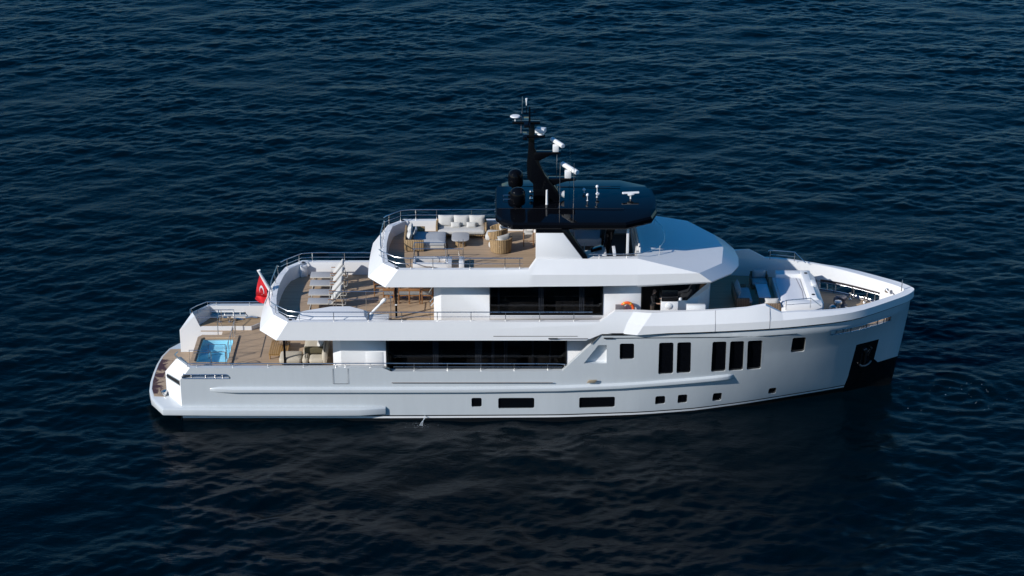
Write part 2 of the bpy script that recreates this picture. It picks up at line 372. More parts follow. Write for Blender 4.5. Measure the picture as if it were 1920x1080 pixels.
# ---- hull surface
WLT = np.array([(-17.2,3.8),(-6,3.84),(2,3.75),(6,3.45),(9,2.95),(11.5,2.35),(14,1.6),(16.5,.85),(18.3,.28),(19.55,.02)])
SHT = np.array([(-17.2,3.9),(8,3.9),(9.5,3.88),(10.95,3.83),(12.5,3.68),(13.37,3.55),(14.5,3.32),(15.6,2.98),(16.45,2.62),(17.3,2.02),(18.2,1.32),(18.7,.93),(19.0,.66),(19.2,.43),(19.33,.25),(19.41,.10),(19.44,.02)])
def smooth_interp(s, T):
    # average the piecewise curve over a short window so the plan has no kinks
    w = float(np.interp(s, [17.5,18.8],[0.5,0.04]))
    return float(np.mean(np.interp([s-w, s-w/2, s, s+w/2, s+w], T[:,0], T[:,1])))
def ztop(s): return float(np.interp(s, [5,8.4,10.95,14,17.4,19.55], [4.53,4.63,4.72,4.80,4.80,4.78]))
def stem(z): return float(np.interp(z, [-1.2,0,.4,1.6,2.4,4.45,4.8], [18.5,18.8,18.86,19.02,19.15,19.42,19.44]))
def sheer_s(x, z):
    st = stem(z); return x if x < 8 else 8+(x-8)*11.44/(st-8)
def hy(x, z):
    s = sheer_s(x, z); a = smooth_interp(s, WLT); b = smooth_interp(s, SHT)
    zt = ztop(s); t = min(max(z/zt, 0), 1); zk = zt-.26
    lip = .14*float(np.interp(s, [8.5,11.5,18.6,19.3],[0,1,1,0]))*(max(0, 1-(zk-z)/1.3)**1.5 if z < zk else max(0, (zt-z)/.26))
    return a+(b-a)*t**0.9+lip
def hnormal(x, z, side):
    e = 0.05; dx = (hy(min(x+e, stem(z)), z)-hy(x-e, z))/(min(x+e, stem(z))-(x-e)); dz = (hy(x, z+e)-hy(x, z-e))/(2*e)
    return Vector((-dx, side, -dz)).normalized() if side > 0 else Vector((-dx, -1, -dz)).normalized()
def round_poly(pts, q=0.09, k=3):
    out = []; n = len(pts)
    for i in range(n):
        p0, p, p1 = Vector(pts[i-1]), Vector(pts[i]), Vector(pts[(i+1) % n]); a = (p0-p); b = (p1-p)
        qa = min(q, a.length*0.45, b.length*0.45); A = p+a.normalized()*qa; B = p+b.normalized()*qa
        for j in range(k+1):
            t = j/k; out.append(tuple((A*(1-t)+p*t)*(1-t)+(p*(1-t)+B*t)*t))
    return out
HW = {  # hull windows (x, z) corners
 'a': [(4.92,4.05),(5.61,4.05),(5.63,3.18),(4.94,3.18)], 'b': [(6.8,4.08),(7.49,4.09),(7.54,2.31),(6.82,2.31)], 'c': [(7.67,4.09),(8.33,4.10),(8.39,2.33),(7.7,2.33)],
 'd': [(9.35,4.11),(10.02,4.12),(10.09,2.32),(9.38,2.32)], 'e': [(10.2,4.12),(10.87,4.13),(10.95,2.32),(10.24,2.32)], 'g': [(11.04,4.13),(11.75,4.13),(11.83,2.31),(11.13,2.31)],
 'h': [(13.22,4.15),(13.88,4.12),(13.91,3.16),(13.22,3.18)]}
HP = [[(-2.16,1.16),(-1.67,1.16),(-1.67,.66),(-2.16,.66)], [(-.87,1.15),(.87,1.15),(.87,.57),(-.87,.57)], [(3.04,1.13),(4.77,1.13),(4.77,.54),(3.04,.54)],
 [(6.74,1.07),(7.21,1.07),(7.23,.60),(6.73,.59)], [(7.84,1.08),(8.3,1.08),(8.3,.58),(7.83,.58)], [(9.57,1.03),(10.02,1.02),(10.0,.53),(9.55,.54)], [(12.37,.99),(12.75,.98),(12.74,.59),(12.34,.61)]]
SLOTX = [15.1,15.5,16.0,16.6,17.2,17.7,18.1,18.3]
def slot_z(x): return float(np.interp(x, [15.1,18.3],[4.06,4.02])), float(np.interp(x, [15.1,18.3],[4.36,4.34]))
def slot_in(x): return 4.02, 4.62
bow_slot = [(x, slot_z(x)[0]) for x in SLOTX]+[(x, slot_z(x)[1]) for x in SLOTX[::-1]]
aft_slot = round_poly([(-16.02,2.22),(-13.72,2.22),(-13.86,2.43),(-16.02,2.43)], 0.08)
tri_hole = round_poly([(3.22,2.98),(4.32,2.98),(4.30,3.97),(3.9,3.97)], 0.04, 2)
GUARDP = [(16.60,3.06),(17.83,3.02),(17.72,1.82),(17.95,1.55),(19.2,1.66),(19.2,-1.3),(16.25,-1.3),(16.28,0.25),(16.42,0.98)]
def boot(x): return float(np.interp(x, [8.5,16.3,19],[-.02,.22,.3]))
def inside(p, poly):
    c = False; n = len(poly)
    for i in range(n):
        (x1, y1), (x2, y2) = poly[i], poly[(i+1) % n]
        if (y1 > p[1]) != (y2 > p[1]) and p[0] < (x2-x1)*(p[1]-y1)/(y2-y1)+x1: c = not c
    return c
XA = -16.12
def top_profile():
    pts = [(XA,2.14),(-15.86,2.45),(-15.62,2.78),(-12,2.78),(-9,2.78),(-6.4,2.78),(-6.0,2.59),(-3,2.59),(0,2.59),(2.2,2.59),(3.1,3.53),(4.05,4.53),(5,4.53)]
    for s in [6,7,8,9,9.5,10.2,10.95,11.7,12.5,13.3,14.07,14.9,15.8,16.6,17.4,18.0,18.5,18.9,19.1,19.2,19.3,19.38]: pts.append((s, ztop(s)))
    pts.append((19.435, 4.78)); return pts
def hull_side(side):
    top = top_profile()
    outline = [(XA,-1.2)]+[(x,-1.2) for x in np.linspace(-12,17.5,16)]+[(stem(-1.2),-1.2)]
    outline += [(stem(z),z) for z in (-.6,0,.10,.20,.26,.6,1.1,1.6,2.1,2.6,3.1,3.6,4.1)]+top[::-1]+[(XA,z) for z in (1.6,1.1,.6,.26,.20,.10,-.5)]
    V = []; E = []
    def loop(P, closed=True):
        o = len(V); V.extend(Vector((float(a), float(b))) for a, b in P)
        for i in range(len(P) if closed else len(P)-1): E.append((o+i, o+(i+1) % len(P)))
    loop(outline)
    holes = [('w', round_poly(p, 0.10)) for p in HW.values()]+[('p', round_poly(p, 0.09)) for p in HP]+[('s', bow_slot), ('s', aft_slot), ('s', tri_hole)]
    for k, h in holes: loop(h)
    for z in (.10,.20,.26): loop([(x, z+boot(x)) for x in np.linspace(XA, 16.6, 46)], False)
    loop([(s_*1.0, ztop(s_)-.26) for s_ in np.linspace(8.6,19.1,60)], False)
    gp = [(x, z) for x, z in GUARDP[:4]]+[(stem(1.62),1.62)]
    loop([(16.25,-1.2),(16.28,.25),(16.42,.98)]+gp, False)
    gx = list(np.arange(-15.5,8,0.75))+list(np.arange(8,16,0.3))+list(np.arange(16,19.4,0.12))
    for x in gx:
        for z in np.arange(-1.0,4.7,0.22):
            if not inside((x,z), outline) or x > stem(z)-0.06: continue
            if z > float(np.interp(x, [p[0] for p in top],[p[1] for p in top]))-0.1: continue
            if any(min((x-hx)**2+(z-hz)**2 for hx, hz in h) < 0.006 or inside((x,z), h) for k, h in holes): continue
            if x > 8.4 and abs(z-ztop(x)+.26) < .05: continue
            if min(abs(z-boot(x)-.10),abs(z-boot(x)-.2),abs(z-boot(x)-.26)) < 0.04: continue
            V.append(Vector((float(x), float(z))))
    v2, e2, f2, *_ = delaunay_2d_cdt(V, E, [], 0, 1e-4)
    tris = {'hull': [], 'guard': []}; mats = []
    for t in f2:
        c = sum((v2[i] for i in t), Vector((0,0)))/len(t); c = (c.x, c.y)
        if not inside(c, outline) or any(inside(c, h) for k, h in holes): continue
        if inside(c, GUARDP): tris['guard'].append(t)
        else:
            tris['hull'].append(t); cz = c[1]-boot(c[0]); mats.append(1 if cz < .10 else (2 if cz < .20 else (1 if cz < .26 else 0)))
    return v2, tris, mats, holes, top
def surf(x, z, side, off=0.0): return (x, side*(hy(x, z)-off), z)
def direct_mesh(name, verts, faces, mats, mi, normals, parent):
    used = sorted({i for q in faces for i in q}); mp = {a: b for b, a in enumerate(used)}
    me = bpy.data.meshes.new(name); me.from_pydata([verts[i] for i in used], [], [tuple(mp[i] for i in q) for q in faces])
    for m in mats: me.materials.append(m)
    if mi: me.polygons.foreach_set('material_index', mi)
    me.polygons.foreach_set('use_smooth', [True]*len(me.polygons)); me.update()
    me.normals_split_custom_set_from_vertices([normals[i] for i in used])
    o = bpy.data.objects.new(name, me); C.objects.link(o); o.parent = parent; return o

# hull interior shell first: caps, inner bulwarks, transom wings (it carries the other hull pieces)
hb = MB()
tp = [p for p in top_profile() if p[0] <= 5.01]
for sd in (-1, 1):
    ch = [p for p in tp if p[0] > -15.7]
    for (x0, z0), (x1, z1) in zip(ch[:-1], ch[1:]):
        o0, o1 = hy(x0, z0), hy(x1, z1); yi = 3.58
        hb.add([(x0,sd*o0,z0),(x1,sd*o1,z1),(x1,sd*yi,z1+.004),(x0,sd*yi,z0+.004)], [(0,1,2,3)])
        if x1 <= 2.3:                                             # inner bulwark face, open at the aft fairlead slot
            if x0 >= -12.1: hb.add([(x0,sd*yi,z0+.004),(x1,sd*yi,z1+.004),(x1,sd*yi,ZM),(x0,sd*yi,ZM)], [(0,1,2,3)], 1)
        else: hb.add([(x0,sd*yi,z0),(x1,sd*yi,z1),(x1,sd*yi,2.4),(x0,sd*yi,2.4)], [(0,1,2,3)], 1)
    yi = 3.58                                                   # inner wall around the slot
    for xa, xb, za, zb in ((-15.62,-12,2.43,2.784),(-15.62,-12,ZM,2.22),(-15.62,-15.6,2.22,2.43),(-13.8,-12,2.22,2.43)):
        hb.add([(xa,sd*yi,za),(xb,sd*yi,za),(xb,sd*yi,zb),(xa,sd*yi,zb)], [(0,1,2,3)], 1)
    # stern wing: chamfered quarter with a sloping shoulder
    A0, A1 = (XA,sd*hy(XA,.7),.66),(XA,sd*hy(XA,2.14),2.14); B0, B1 = (-17.05,sd*2.45,.66),(-17.05,sd*2.45,1.93)
    T1, T2 = (-15.62,sd*hy(-15.62,2.78),2.78),(-16.40,sd*2.75,2.78); U = (-15.62,sd*3.58,2.78); K = (-16.25,sd*2.45,2.72); K0=(-14.4,sd*2.45,.66); K1=(-14.4,sd*2.45,2.1); K2=(-16.0,sd*2.45,2.12)
    SHm = (-15.86,sd*hy(-15.86,2.45),2.45)
    hb.add([A0,A1,B1,B0],[(0,1,2,3)], 1)
    hb.add([A1,SHm,T1,T2,B1],[(0,1,2,3,4)], 1)
    hb.add([B0,B1,K,K2,K1,K0],[(0,1,2,3,4,5)], 1); hb.add([(-16.0,sd*1.78,.66),(-14.6,sd*1.78,.66),(-14.6,sd*1.78,ZM+.03),(-16.0,sd*1.78,ZM+.03)],[(0,1,2,3)], 1)
    hb.add([B1,T2,K],[(0,1,2)]); hb.add([T1,U,T2],[(0,1,2)]); hb.add([T2,U,(-15.62,sd*3.58,2.1),(-16.2,sd*2.5,2.1),K],[(0,1,2,3,4)], 1)
    # raised mooring platform in the quarter
    hb.prism([(-16.15,sd*2.5),(-13.4,sd*2.5),(-12.95,sd*2.95),(-12.95,sd*3.57),(-15.62,sd*3.57)][::sd], ZM-.02, 2.12, 1)
# transom below the pool and the stem strip
hb.add([(-15.99,-1.78,.66),(-15.99,1.78,.66),(-15.99,1.78,1.9),(-15.99,-1.78,1.9)],[(0,1,2,3)])
hb.add([(-16.2,-3.8,-1.2),(-16.2,3.8,-1.2),(-16.2,3.8,.66),(-16.2,-3.8,.66)],[(0,1,2,3)])
hull = part(hb, 'hull', [GREY, WHITE], 0)
def sheer_pt(s): return Vector((s, -smooth_interp(s, SHT) if s < 19.435 else 0.0))
def sheer_nrm(s):
    if s >= 19.435: return Vector((1, 0))
    e = .06; t = (sheer_pt(min(s+e, 19.44))-sheer_pt(s-e)).normalized(); q = Vector((t.y, -t.x))
    return q if q.y < 0 else -q
def inner_pt(s, z, sd, extra=0.0):
    tz = float(np.interp(s, TZX, TZ)); k = (tz-z)/(tz-4.0); p = sheer_pt(s)-sheer_nrm(s)*(.29+.04*k+extra); return (p.x, -sd*p.y, z)
TZX = [6,9.4,10.95,11.85,12.65,13.2,16.6,18.5,19.44]; TZ = [5.62,5.72,5.82,5.9,5.50,5.52,5.30,5.24,5.2]
for sd in (-1, 1):
    v2, tris, mi, holes, top = hull_side(sd)
    P = [surf(v.x, v.y, sd) for v in v2]; N = [hnormal(v.x, v.y, sd) for v in v2]
    flip = lambda t: tuple(t) if sd < 0 else tuple(t[::-1])
    direct_mesh('hull_side', P, [flip(t) for t in tris['hull']], [GREY, BOTTOM, WHITE], mi, N, hull)
    direct_mesh('bow_plate', P, [flip(t) for t in tris['guard']], [GUARD], None, N, hull)
    for k, h in holes:
        dep = {'w': .09, 'p': .07, 's': .32}[k]; n = len(h); bowslot = h is bow_slot
        rim = MB(); a = [surf(x, z, sd, -0.001) for x, z in h]; b = [surf(x, z, sd, dep) for x, z in h]
        if bowslot: b = [inner_pt(x, slot_in(x)[0 if i_ < len(SLOTX) else 1], sd) for i_, (x, z) in enumerate(h)]
        rim.loft([a, b], True)
        if k == 's': part(rim, 'fairlead_lining', [(ANCHOR if sd < 0 else GREYBOX) if bowslot else GREY], 0, hull)
        else:
            o = part(rim, 'hull_window' if k == 'w' else 'porthole', [GREY], 0, hull, 60)
            # glass (one level deeper would be too deep, so it shares the window mesh)
            me = o.data; bm = bmesh.new(); bm.from_mesh(me); me.materials.append(GLASS)
            fc = bm.faces.new([bm.verts.new(p) for p in [surf(x, z, sd, dep-.012) for x, z in h]]); fc.material_index = 1
            fc.normal_update()
            if fc.normal.y*sd < 0: fc.normal_flip()
            bm.to_mesh(me); bm.free()
sb = MB()
zz = [-1.2,0,.6,1.6,2.4,3.4,4.1,4.78]
sb.loft([[(stem(z),-hy(stem(z),z)-.001,z),(stem(z)+.02,0,z),(stem(z),hy(stem(z),z)+.001,z)] for z in zz], False, mats=[1 if z < 1.6 else 0 for z in zz[:-1]])
part(sb, 'stem', [GREY, GUARD], 0, hull)
# rub rail (long moulded bulge), both sides
for sd in (-1, 1):
    rb = MB(); rings = []
    xs = [-14.72,-14.3,-13.6,-10,-6,-2,2,5,7,8.5,9.6,10.2,10.5]
    for i, x in enumerate(xs):
        zc = float(np.interp(x, [-14,0,5,10.5],[1.60,1.60,1.72,1.98])); hh = 0.17
        e = 0.16*min(1, (i/2.0)) if i < 2 else (0.16 if i < len(xs)-1 else 0.03)
        if i == 0: hh = .10; e = .02
        y = hy(x, zc)
        rings.append([(x,sd*(hy(x,zc+hh)-.01),zc+hh),(x,sd*(y+e),zc+hh*.55),(x,sd*(y+e),zc-hh*.45),(x,sd*(hy(x,zc-hh)-.01),zc-hh)])
    rb.loft(rings, False); rb.f += [(0,1,2,3), tuple(len(rb.v)-4+i for i in range(4))]; rb.m += [0,0]
    part(rb, 'rub_rail', [GREY], 0.02, hull, 30)
# sheer gap, a recessed black strip between the hull and the upper bulwark
SHEER = [(4.05,4.53),(5,4.53)]+[(s, ztop(s)) for s in [6,7,8,9,9.5,10.2,10.95,11.7,12.5,13.3,14.07,14.9,15.8,16.6,17.4,18.0,18.5,18.9,19.1,19.2,19.3,19.38,19.43]]
for sd in (-1, 1):
    g = MB(); g.loft([[(x,sd*(hy(min(x,stem(z)),z)-.0),z-.03) for x, z in SHEER],[(x,sd*(hy(min(x,stem(z)),z)+.03),z-.03) for x, z in SHEER],[(x,sd*(hy(min(x,stem(z)),z)+.03),z+.09) for x, z in SHEER]], False)
    part(g, 'sheer_seal', [RUBBER], 0, hull)
    g = MB(); g.tube([(3.55,sd*3.93,4.06),(4.0,sd*3.93,4.555)], .022, 6)
    g.tube([(1.52,sd*3.99,4.36),(3.4,sd*3.99,4.36)], .014, 6); g.tube([(1.52,sd*3.99,4.36),(1.95,sd*3.99,4.36)], .035, 6)
    g.tube([(4.15,sd*3.93,4.36)]+[(x,sd*(hy(x,z)+.02),z) for x,z in ((6,4.36),(8,4.37),(10,4.39),(12,4.41),(13.4,4.42))], .014, 6); g.tube([(4.15,sd*3.94,4.36),(4.6,sd*3.94,4.36)], .035, 6)
    part(g, 'drip_seal', [RUBBER], 0, hull)
    g = MB(); g.tube([(-5.98,sd*3.90,2.0),(1.75,sd*3.90,2.0)], .024, 8); part(g, 'drain_strip', [TRIM], 0, hull)
    g = MB(); g.extr([(3.38,sd*3.84,1.98),(3.78,sd*3.84,1.98),(3.88,sd*3.84,2.13),(3.48,sd*3.84,2.13)], (0,sd*.05,0)); part(g, 'fuel_hatch', [GILT], 0.01, hull)
    g = MB(); g.tube([(-8.79,sd*3.899,2.76),(-8.79,sd*3.892,1.95),(-8.07,sd*3.892,1.95),(-8.07,sd*3.899,2.76)], .008, 6); part(g, 'bulwark_gate', [RUBBER], 0, hull)
    # steel lip round the aft fairlead and its rollers
    g = MB(); g.tube([(x,sd*(hy(x,z)+.005),z) for x, z in aft_slot], .028, 6, True); part(g, 'fairlead_rim', [STEEL], 0, hull)
    for x in (-15.6,-14.9,-14.45,-14.1): part(MB().tube([(x,sd*3.74,2.2),(x,sd*3.74,2.45)], .03, 8), 'fairlead_roller', [STEEL], 0, hull)
    g = MB(); g.tube([(x,sd*(hy(x,z)+.003),z) for x, z in bow_slot], .018, 6, True)
    for x in (15.4,15.75,16.15,17.0,17.6,17.95): g.tube([(x,sd*(hy(x,4.15)-.12),slot_z(x)[0]),(x,sd*(hy(x,4.3)-.12),slot_z(x)[1])], .03, 8)
    part(g, 'fairlead_rim', [STEEL], 0, hull)
    # fairlead on the chamfered quarter: flat dark panel, the opening's shade put into colour
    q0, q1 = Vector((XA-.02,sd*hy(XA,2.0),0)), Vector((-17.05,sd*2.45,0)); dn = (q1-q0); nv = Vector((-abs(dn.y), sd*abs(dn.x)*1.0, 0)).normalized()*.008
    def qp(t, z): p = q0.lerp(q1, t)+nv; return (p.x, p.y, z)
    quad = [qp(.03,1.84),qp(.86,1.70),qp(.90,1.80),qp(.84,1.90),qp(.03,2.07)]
    part(MB().extr(quad, -nv*.5), 'fairlead_shade_panel', [SOFTB], 0, hull)
    part(MB().tube(quad, .024, 6, True), 'fairlead_rim', [STEEL], 0, hull)
    # stainless anchor in its pocket
    g = MB(); c = (17.22, 2.1)
    def ap(x, z, off=-.06): return surf(x, z, sd, off)
    g.tube([ap(17.2,2.62),ap(17.20,1.75)], .055, 8); g.tube([ap(16.92,1.72,-.05),ap(17.05,1.62,-.12),ap(17.22,1.60,-.14),ap(17.4,1.66,-.12),ap(17.54,1.78,-.05)], .06, 8)
    g.tube([ap(16.96,1.75),ap(16.98,2.4)], .03, 6); g.tube([ap(17.2,2.35),ap(17.08,2.62),ap(17.18,2.68)], .035, 6); g.tube([ap(17.3,2.2),ap(17.5,2.62),ap(17.42,2.68)], .035, 6); g.tube([ap(17.22,2.3),ap(17.36,2.55)], .03, 6)
    part(g, 'anchor', [ANCHOR], 0, hull)
    g = MB(); g.loft([[ap(16.86+.01*i,z,-.004) for i,z in enumerate((2.8,2.0,1.35))],[ap(16.90+.01*i,z,-.02) for i,z in enumerate((2.8,2.0,1.35))]], False); g.tube([ap(17.62,2.85,-.01),ap(17.5,2.0,-.01),ap(17.25,1.0,-.01)], .012, 5)
    for k in range(6): g.tube([ap(16.6+.16*k,1.2,-.004),ap(16.45+.16*k,.45,-.004)], .008, 5)
    part(g, 'anchor_pocket_edge', [GUARD], 0, hull)

# ---- swim platform with side sponsons
pl = [(-18.1,0),(-18.08,-1.0),(-17.98,-2.0),(-17.74,-2.95),(-17.02,-4.08),(-14,-4.16),(-10,-4.17),(-7.6,-4.15),(-6.3,-3.97),(-6.3,0)]
half = pl[:-1]; outer = half+[mir(p) for p in half[::-1] if p[1] != 0]
ins = [(x+(.10 if x < -17 else 0), y*(.975)) for x, y in outer]
pb = MB().loft([[(x*1.0+(.22 if x < -16.9 else .04), y*.955, .24) for x, y in outer],[(x,y,.36) for x, y in outer],[(x,y,.66) for x, y in outer],[(x,y,.72) for x, y in ins]], True, True, True)
plat = part(pb, 'swim_platform', [GREY], 0.015)
ti = [(-17.97,0),(-17.95,-1.0),(-17.86,-1.9),(-17.62,-2.75),(-17.08,-2.78),(-17.08,-2.42),(-15.7,-2.42),(-15.7,0)]
part(MB().prism(sym(ti), .70, .728), 'teak_inlay', [TEAKB], 0, plat)
g = MB(); g.box(-17.25,-17.0,-2.75,-2.45,.73,.95,rz=R(-35)); part(g, 'platform_vent', [STEEL], 0.02, plat)

# ---- main deck, pool, stairs
md = [(-15.98,0),(-15.98,-1.0),(-15.98,-2.44),(-15.6,-3.57),(4.6,-3.57),(4.6,0)]
dk = MB()
PX0, PX1, PY = -15.72, -14.18, 1.42
# deck laid round the pool opening
XS = -14.62
for a in ([(-15.95,-1.7),(PX0,-1.7),(PX0,1.7),(-15.95,1.7)],[(PX0,-1.7),(PX1,-1.7),(PX1,-PY),(PX0,-PY)],[(PX0,PY),(PX1,PY),(PX1,1.7),(PX0,1.7)],[(XS,-2.44),(PX1,-2.44),(PX1,-1.7),(XS,-1.7)],[(XS,1.7),(PX1,1.7),(PX1,2.44),(XS,2.44)],[(PX1,-3.57),(-8.7,-3.57),(-8.7,3.57),(PX1,3.57)],[(-8.7,-3.57),(4.6,-3.57),(4.6,-2.9),(-8.7,-2.9)],[(-8.7,2.9),(4.6,2.9),(4.6,3.57),(-8.7,3.57)],[(-15.98,-3.57),(PX1,-3.57),(PX1,-2.44),(-15.98,-2.44)],[(-15.98,2.44),(PX1,2.44),(PX1,3.57),(-15.98,3.57)]):
    dk.prism(a, ZM-.05, ZM)
part(dk, 'main_deck', [TEAK], 0, smooth=0)
for sd in (-1, 1):
    q = [(-16.1,2.52),(-13.42,2.52),(-12.99,2.97),(-12.99,3.56),(-15.6,3.56)]
    part(MB().prism([(x, sd*y) for x, y in q][::sd], 2.119, 2.126), 'mooring_deck', [TEAKG], 0, smooth=0)
    g = MB()
    for x in (-15.05,-14.55):
        g.lathe([(.09,0),(.09,.03),(.05,.06),(.05,.26),(.09,.30),(.09,.34),(.03,.35)], (x,sd*3.0,2.126), 12)
    g.tube([(-14.9,sd*3.2,2.3),(-14.7,sd*3.2,2.3)], .05, 8); g.box(-14.4,-14.25,sd*3.2-.1,sd*3.2+.1,2.126,2.25)
    g.tube([(-14.3,sd*3.3,2.2),(-13.9,sd*3.3,2.15)],.05,8); g.tube([(-13.8,sd*3.5,2.14),(-13.5,sd*3.52,2.2),(-13.2,sd*3.5,2.16)],.06,8)
    part(g, 'mooring_bollard', [STEEL], 0)
pool = MB()
rim_o = [(-16.0,0),(-16.0,-1.5),(-15.82,-1.78),(-13.95,-1.78),(-13.95,0)]; rim_i = [(-15.80,0),(-15.80,-1.30),(-15.66,-1.48),(-14.16,-1.48),(-14.16,0)]
RO, RI = sym(rim_o), sym(rim_i)
pool.loft([[(x,y,ZM-.02) for x, y in RO],[(x,y,ZM+.07) for x, y in RO],[(x,y,ZM+.07) for x, y in RI],[(x,y,ZM-.05) for x, y in RI]], True)
poolo = part(pool, 'plunge_pool', [TEAK], 0.01, smooth=0)
pi = MB(); fl = 1.28
pi.loft([[(x,y,ZM-.02) for x, y in RI],[(x,y,fl) for x, y in RI]], True, False, True)
pi.prism([(-15.8,1.48),(-15.8,0.1),(-15.35,.35),(-15.2,.9),(-14.16,.9),(-14.16,1.48)], fl+.01, 1.56)      # moulded bench
pi.prism([(-14.75,-.55),(-14.16,-.55),(-14.16,.9),(-14.75,.55)], fl+.01, 1.42)
part(pi, 'basin', [BLUE], 0.01, poolo, 30)
part(MB().box(-14.98,-14.165,-1.475,-.88,fl+.02,1.70), 'well_panel', [NAVY], 0.01, poolo)
face_up(MB().add([(x,y,1.76) for x, y in [(a*.999-.015, b*.998) for a, b in RI]], [tuple(range(len(RI)))]), 'pool_water', POOLW, poolo)
def rail(name, lines, rad=.022, posts=(), prad=.016, parent=None, m=STEEL):
    g = MB()
    for L, rr in lines: g.tube(L, rr, 7)
    for a, b in posts: g.tube([a, b], prad, 6)
    return part(g, name, [m], 0, parent)
# pool barrier: glass panel frame and stanchions forward of the pool
rail('pool_rail', [([(-14.12,-1.7,2.85),(-14.12,1.55,2.85)], .016)], .018, [((-14.12,y,1.95),(-14.12,y,2.87)) for y in (-1.7,-.9,-.1,.7,1.5)])
rail('pool_rail', [([(-15.1,-1.1,1.97),(-15.1,-1.1,2.75),(-14.25,-1.1,2.75),(-14.25,-1.1,1.97)], .018)])
rail('pool_rail', [([(-15.95,-1.72,1.97),(-15.95,-1.72,2.72),(-15.0,-1.72,2.72),(-14.9,-1.72,2.6),(-14.9,-1.72,1.97)], .02)])
rail('stair_rail', [([(-14.15,2.0,1.9),(-14.15,2.0,2.75),(-14.25,2.45,3.05),(-16.1,2.55,3.0),(-16.1,2.55,2.2)], .022),([(-16.05,2.5,2.6),(-14.9,2.5,2.62)], .018),([(-15.0,1.75,1.9),(-15.0,1.75,2.85),(-15.0,2.45,3.05)], .022)], .02, [((-14.9,2.5,2.12),(-14.9,2.5,3.03))])
rail('stair_rail', [([(-14.15,-2.0,1.9),(-14.15,-2.0,2.75),(-14.25,-2.45,2.98),(-15.6,-2.55,2.95)], .02)])
for sd in (-1, 1):
    pts = [(-15.75,.72)]
    for k in range(5): pts += [(-15.75+.225*k,.72+.235*(k+1)),(-15.75+.225*(k+1),.72+.235*(k+1))]
    pts += [(-14.62,.72)]; pts[-2] = (-14.62, ZM-.004)
    part(MB().extr([(x,sd*1.79,z) for x, z in pts], (0,sd*.65,0)), 'stern_stairs', [TEAK], 0, smooth=0)
# hull-top rails
def cap_rail(pts, zoff, postx, name, z_of):
    for sd in (-1, 1):
        L = [(x, sd*y, z) for x, y, z in pts]
        ps = []
        for x in postx:
            X = [p[0] for p in pts]; y = float(np.interp(x, X, [p[1] for p in pts])); z = float(np.interp(x, X, [p[2] for p in pts])); ps.append(((x,sd*y,z_of(x)),(x,sd*y,z)))
        rail(name, [(L, .024)], .024, ps, .018)
cap_rail([(-15.75,3.74,2.93),(-6.3,3.74,2.96),(-4,3.74,2.95),(1.9,3.74,2.93),(2.35,3.74,2.9)], 0, [-15.3,-13.6,-11.9,-10.2,-8.65,-8.2,-7.0,-4.9,-3.3,-1.7,-.1,1.5,2.3], 'main_deck_rail', lambda x: 2.78 if x < -6.2 else 2.59)
for sd in (-1, 1):
    rail('main_deck_rail', [([(-5.9,sd*3.74,2.77),(2.2,sd*3.74,2.76)], .012)])
    rail('quarter_rail', [([(-16.42,sd*2.3,2.9),(-16.5,sd*2.75,2.95),(-16.2,sd*3.2,2.97),(-15.75,sd*3.74,2.95)], .024)], .02, [((-16.4,sd*2.78,2.75),(-16.45,sd*2.78,2.94)),((-15.75,sd*3.72,2.75),(-15.75,sd*3.72,2.95))])
    part(MB().extr([(-6.45,sd*3.75,2.78),(-6.1,sd*3.75,2.78),(-5.95,sd*3.75,2.60),(-6.12,sd*3.75,2.58)], (0,sd*.12,0)), 'rail_foot', [STEEL], 0.01)

# ---- salon (main deck house)
def house(name, poly, z0, z1, top=None, bevel=.02, m=WHITE):
    return part(MB().prism(poly, z0, z1, 0, top), name, [m], bevel)
sal = sym([(-8.85,0),(-8.85,-2.75),(-8.45,-2.95),(-6.3,-2.95),(-6.3,-2.90)])
WX0, WX1, WZ0 = -6.28, 2.44, 2.14
sv = MB()
for sd in (-1, 1):
    sv.prism([(-8.85,0),(-8.85,sd*2.72),(-8.45,sd*2.95),(WX0,sd*2.95),(WX0,0)][::sd], ZM, 4.30)
    sv.prism([(WX1,0),(WX1,sd*2.95),(5.0,sd*2.95),(5.0,0)][::sd], ZM, 4.30)
    sv.box(WX0,WX1,sd*2.95 if sd<0 else 2.80, -2.80 if sd<0 else 2.95, ZM, WZ0); sv.box(WX0,WX1,min(sd*2.95,sd*2.80),max(sd*2.95,sd*2.80),4.06,4.30)
salon = part(sv, 'salon', [WHITE], 0.015)
ri = MB().box(WX0,WX1,-.5,.5,ZM,4.2); ri.box(-5.5,-3.6,-2.4,-1.6,ZM,2.7); ri.box(-2.4,.2,-2.2,-1.5,ZM,2.75); ri.box(.6,2.0,-2.5,-1.9,ZM,2.7)
part(ri, 'salon_furniture', [INTER], 0.02, salon)
cu = MB()
for x0, x1 in ((-4.05,-3.75),(-2.0,-1.65),(-1.2,-1.05),(-.6,-.42),(.75,.85),(1.6,1.68)):
    n = 10; part(MB().loft([[(x0+(x1-x0)*i/n,-2.6+.03*math.sin(i*2.2),z) for i in range(n+1)] for z in (2.0,4.1)], False), 'curtain', [CURTAIN], 0, salon)
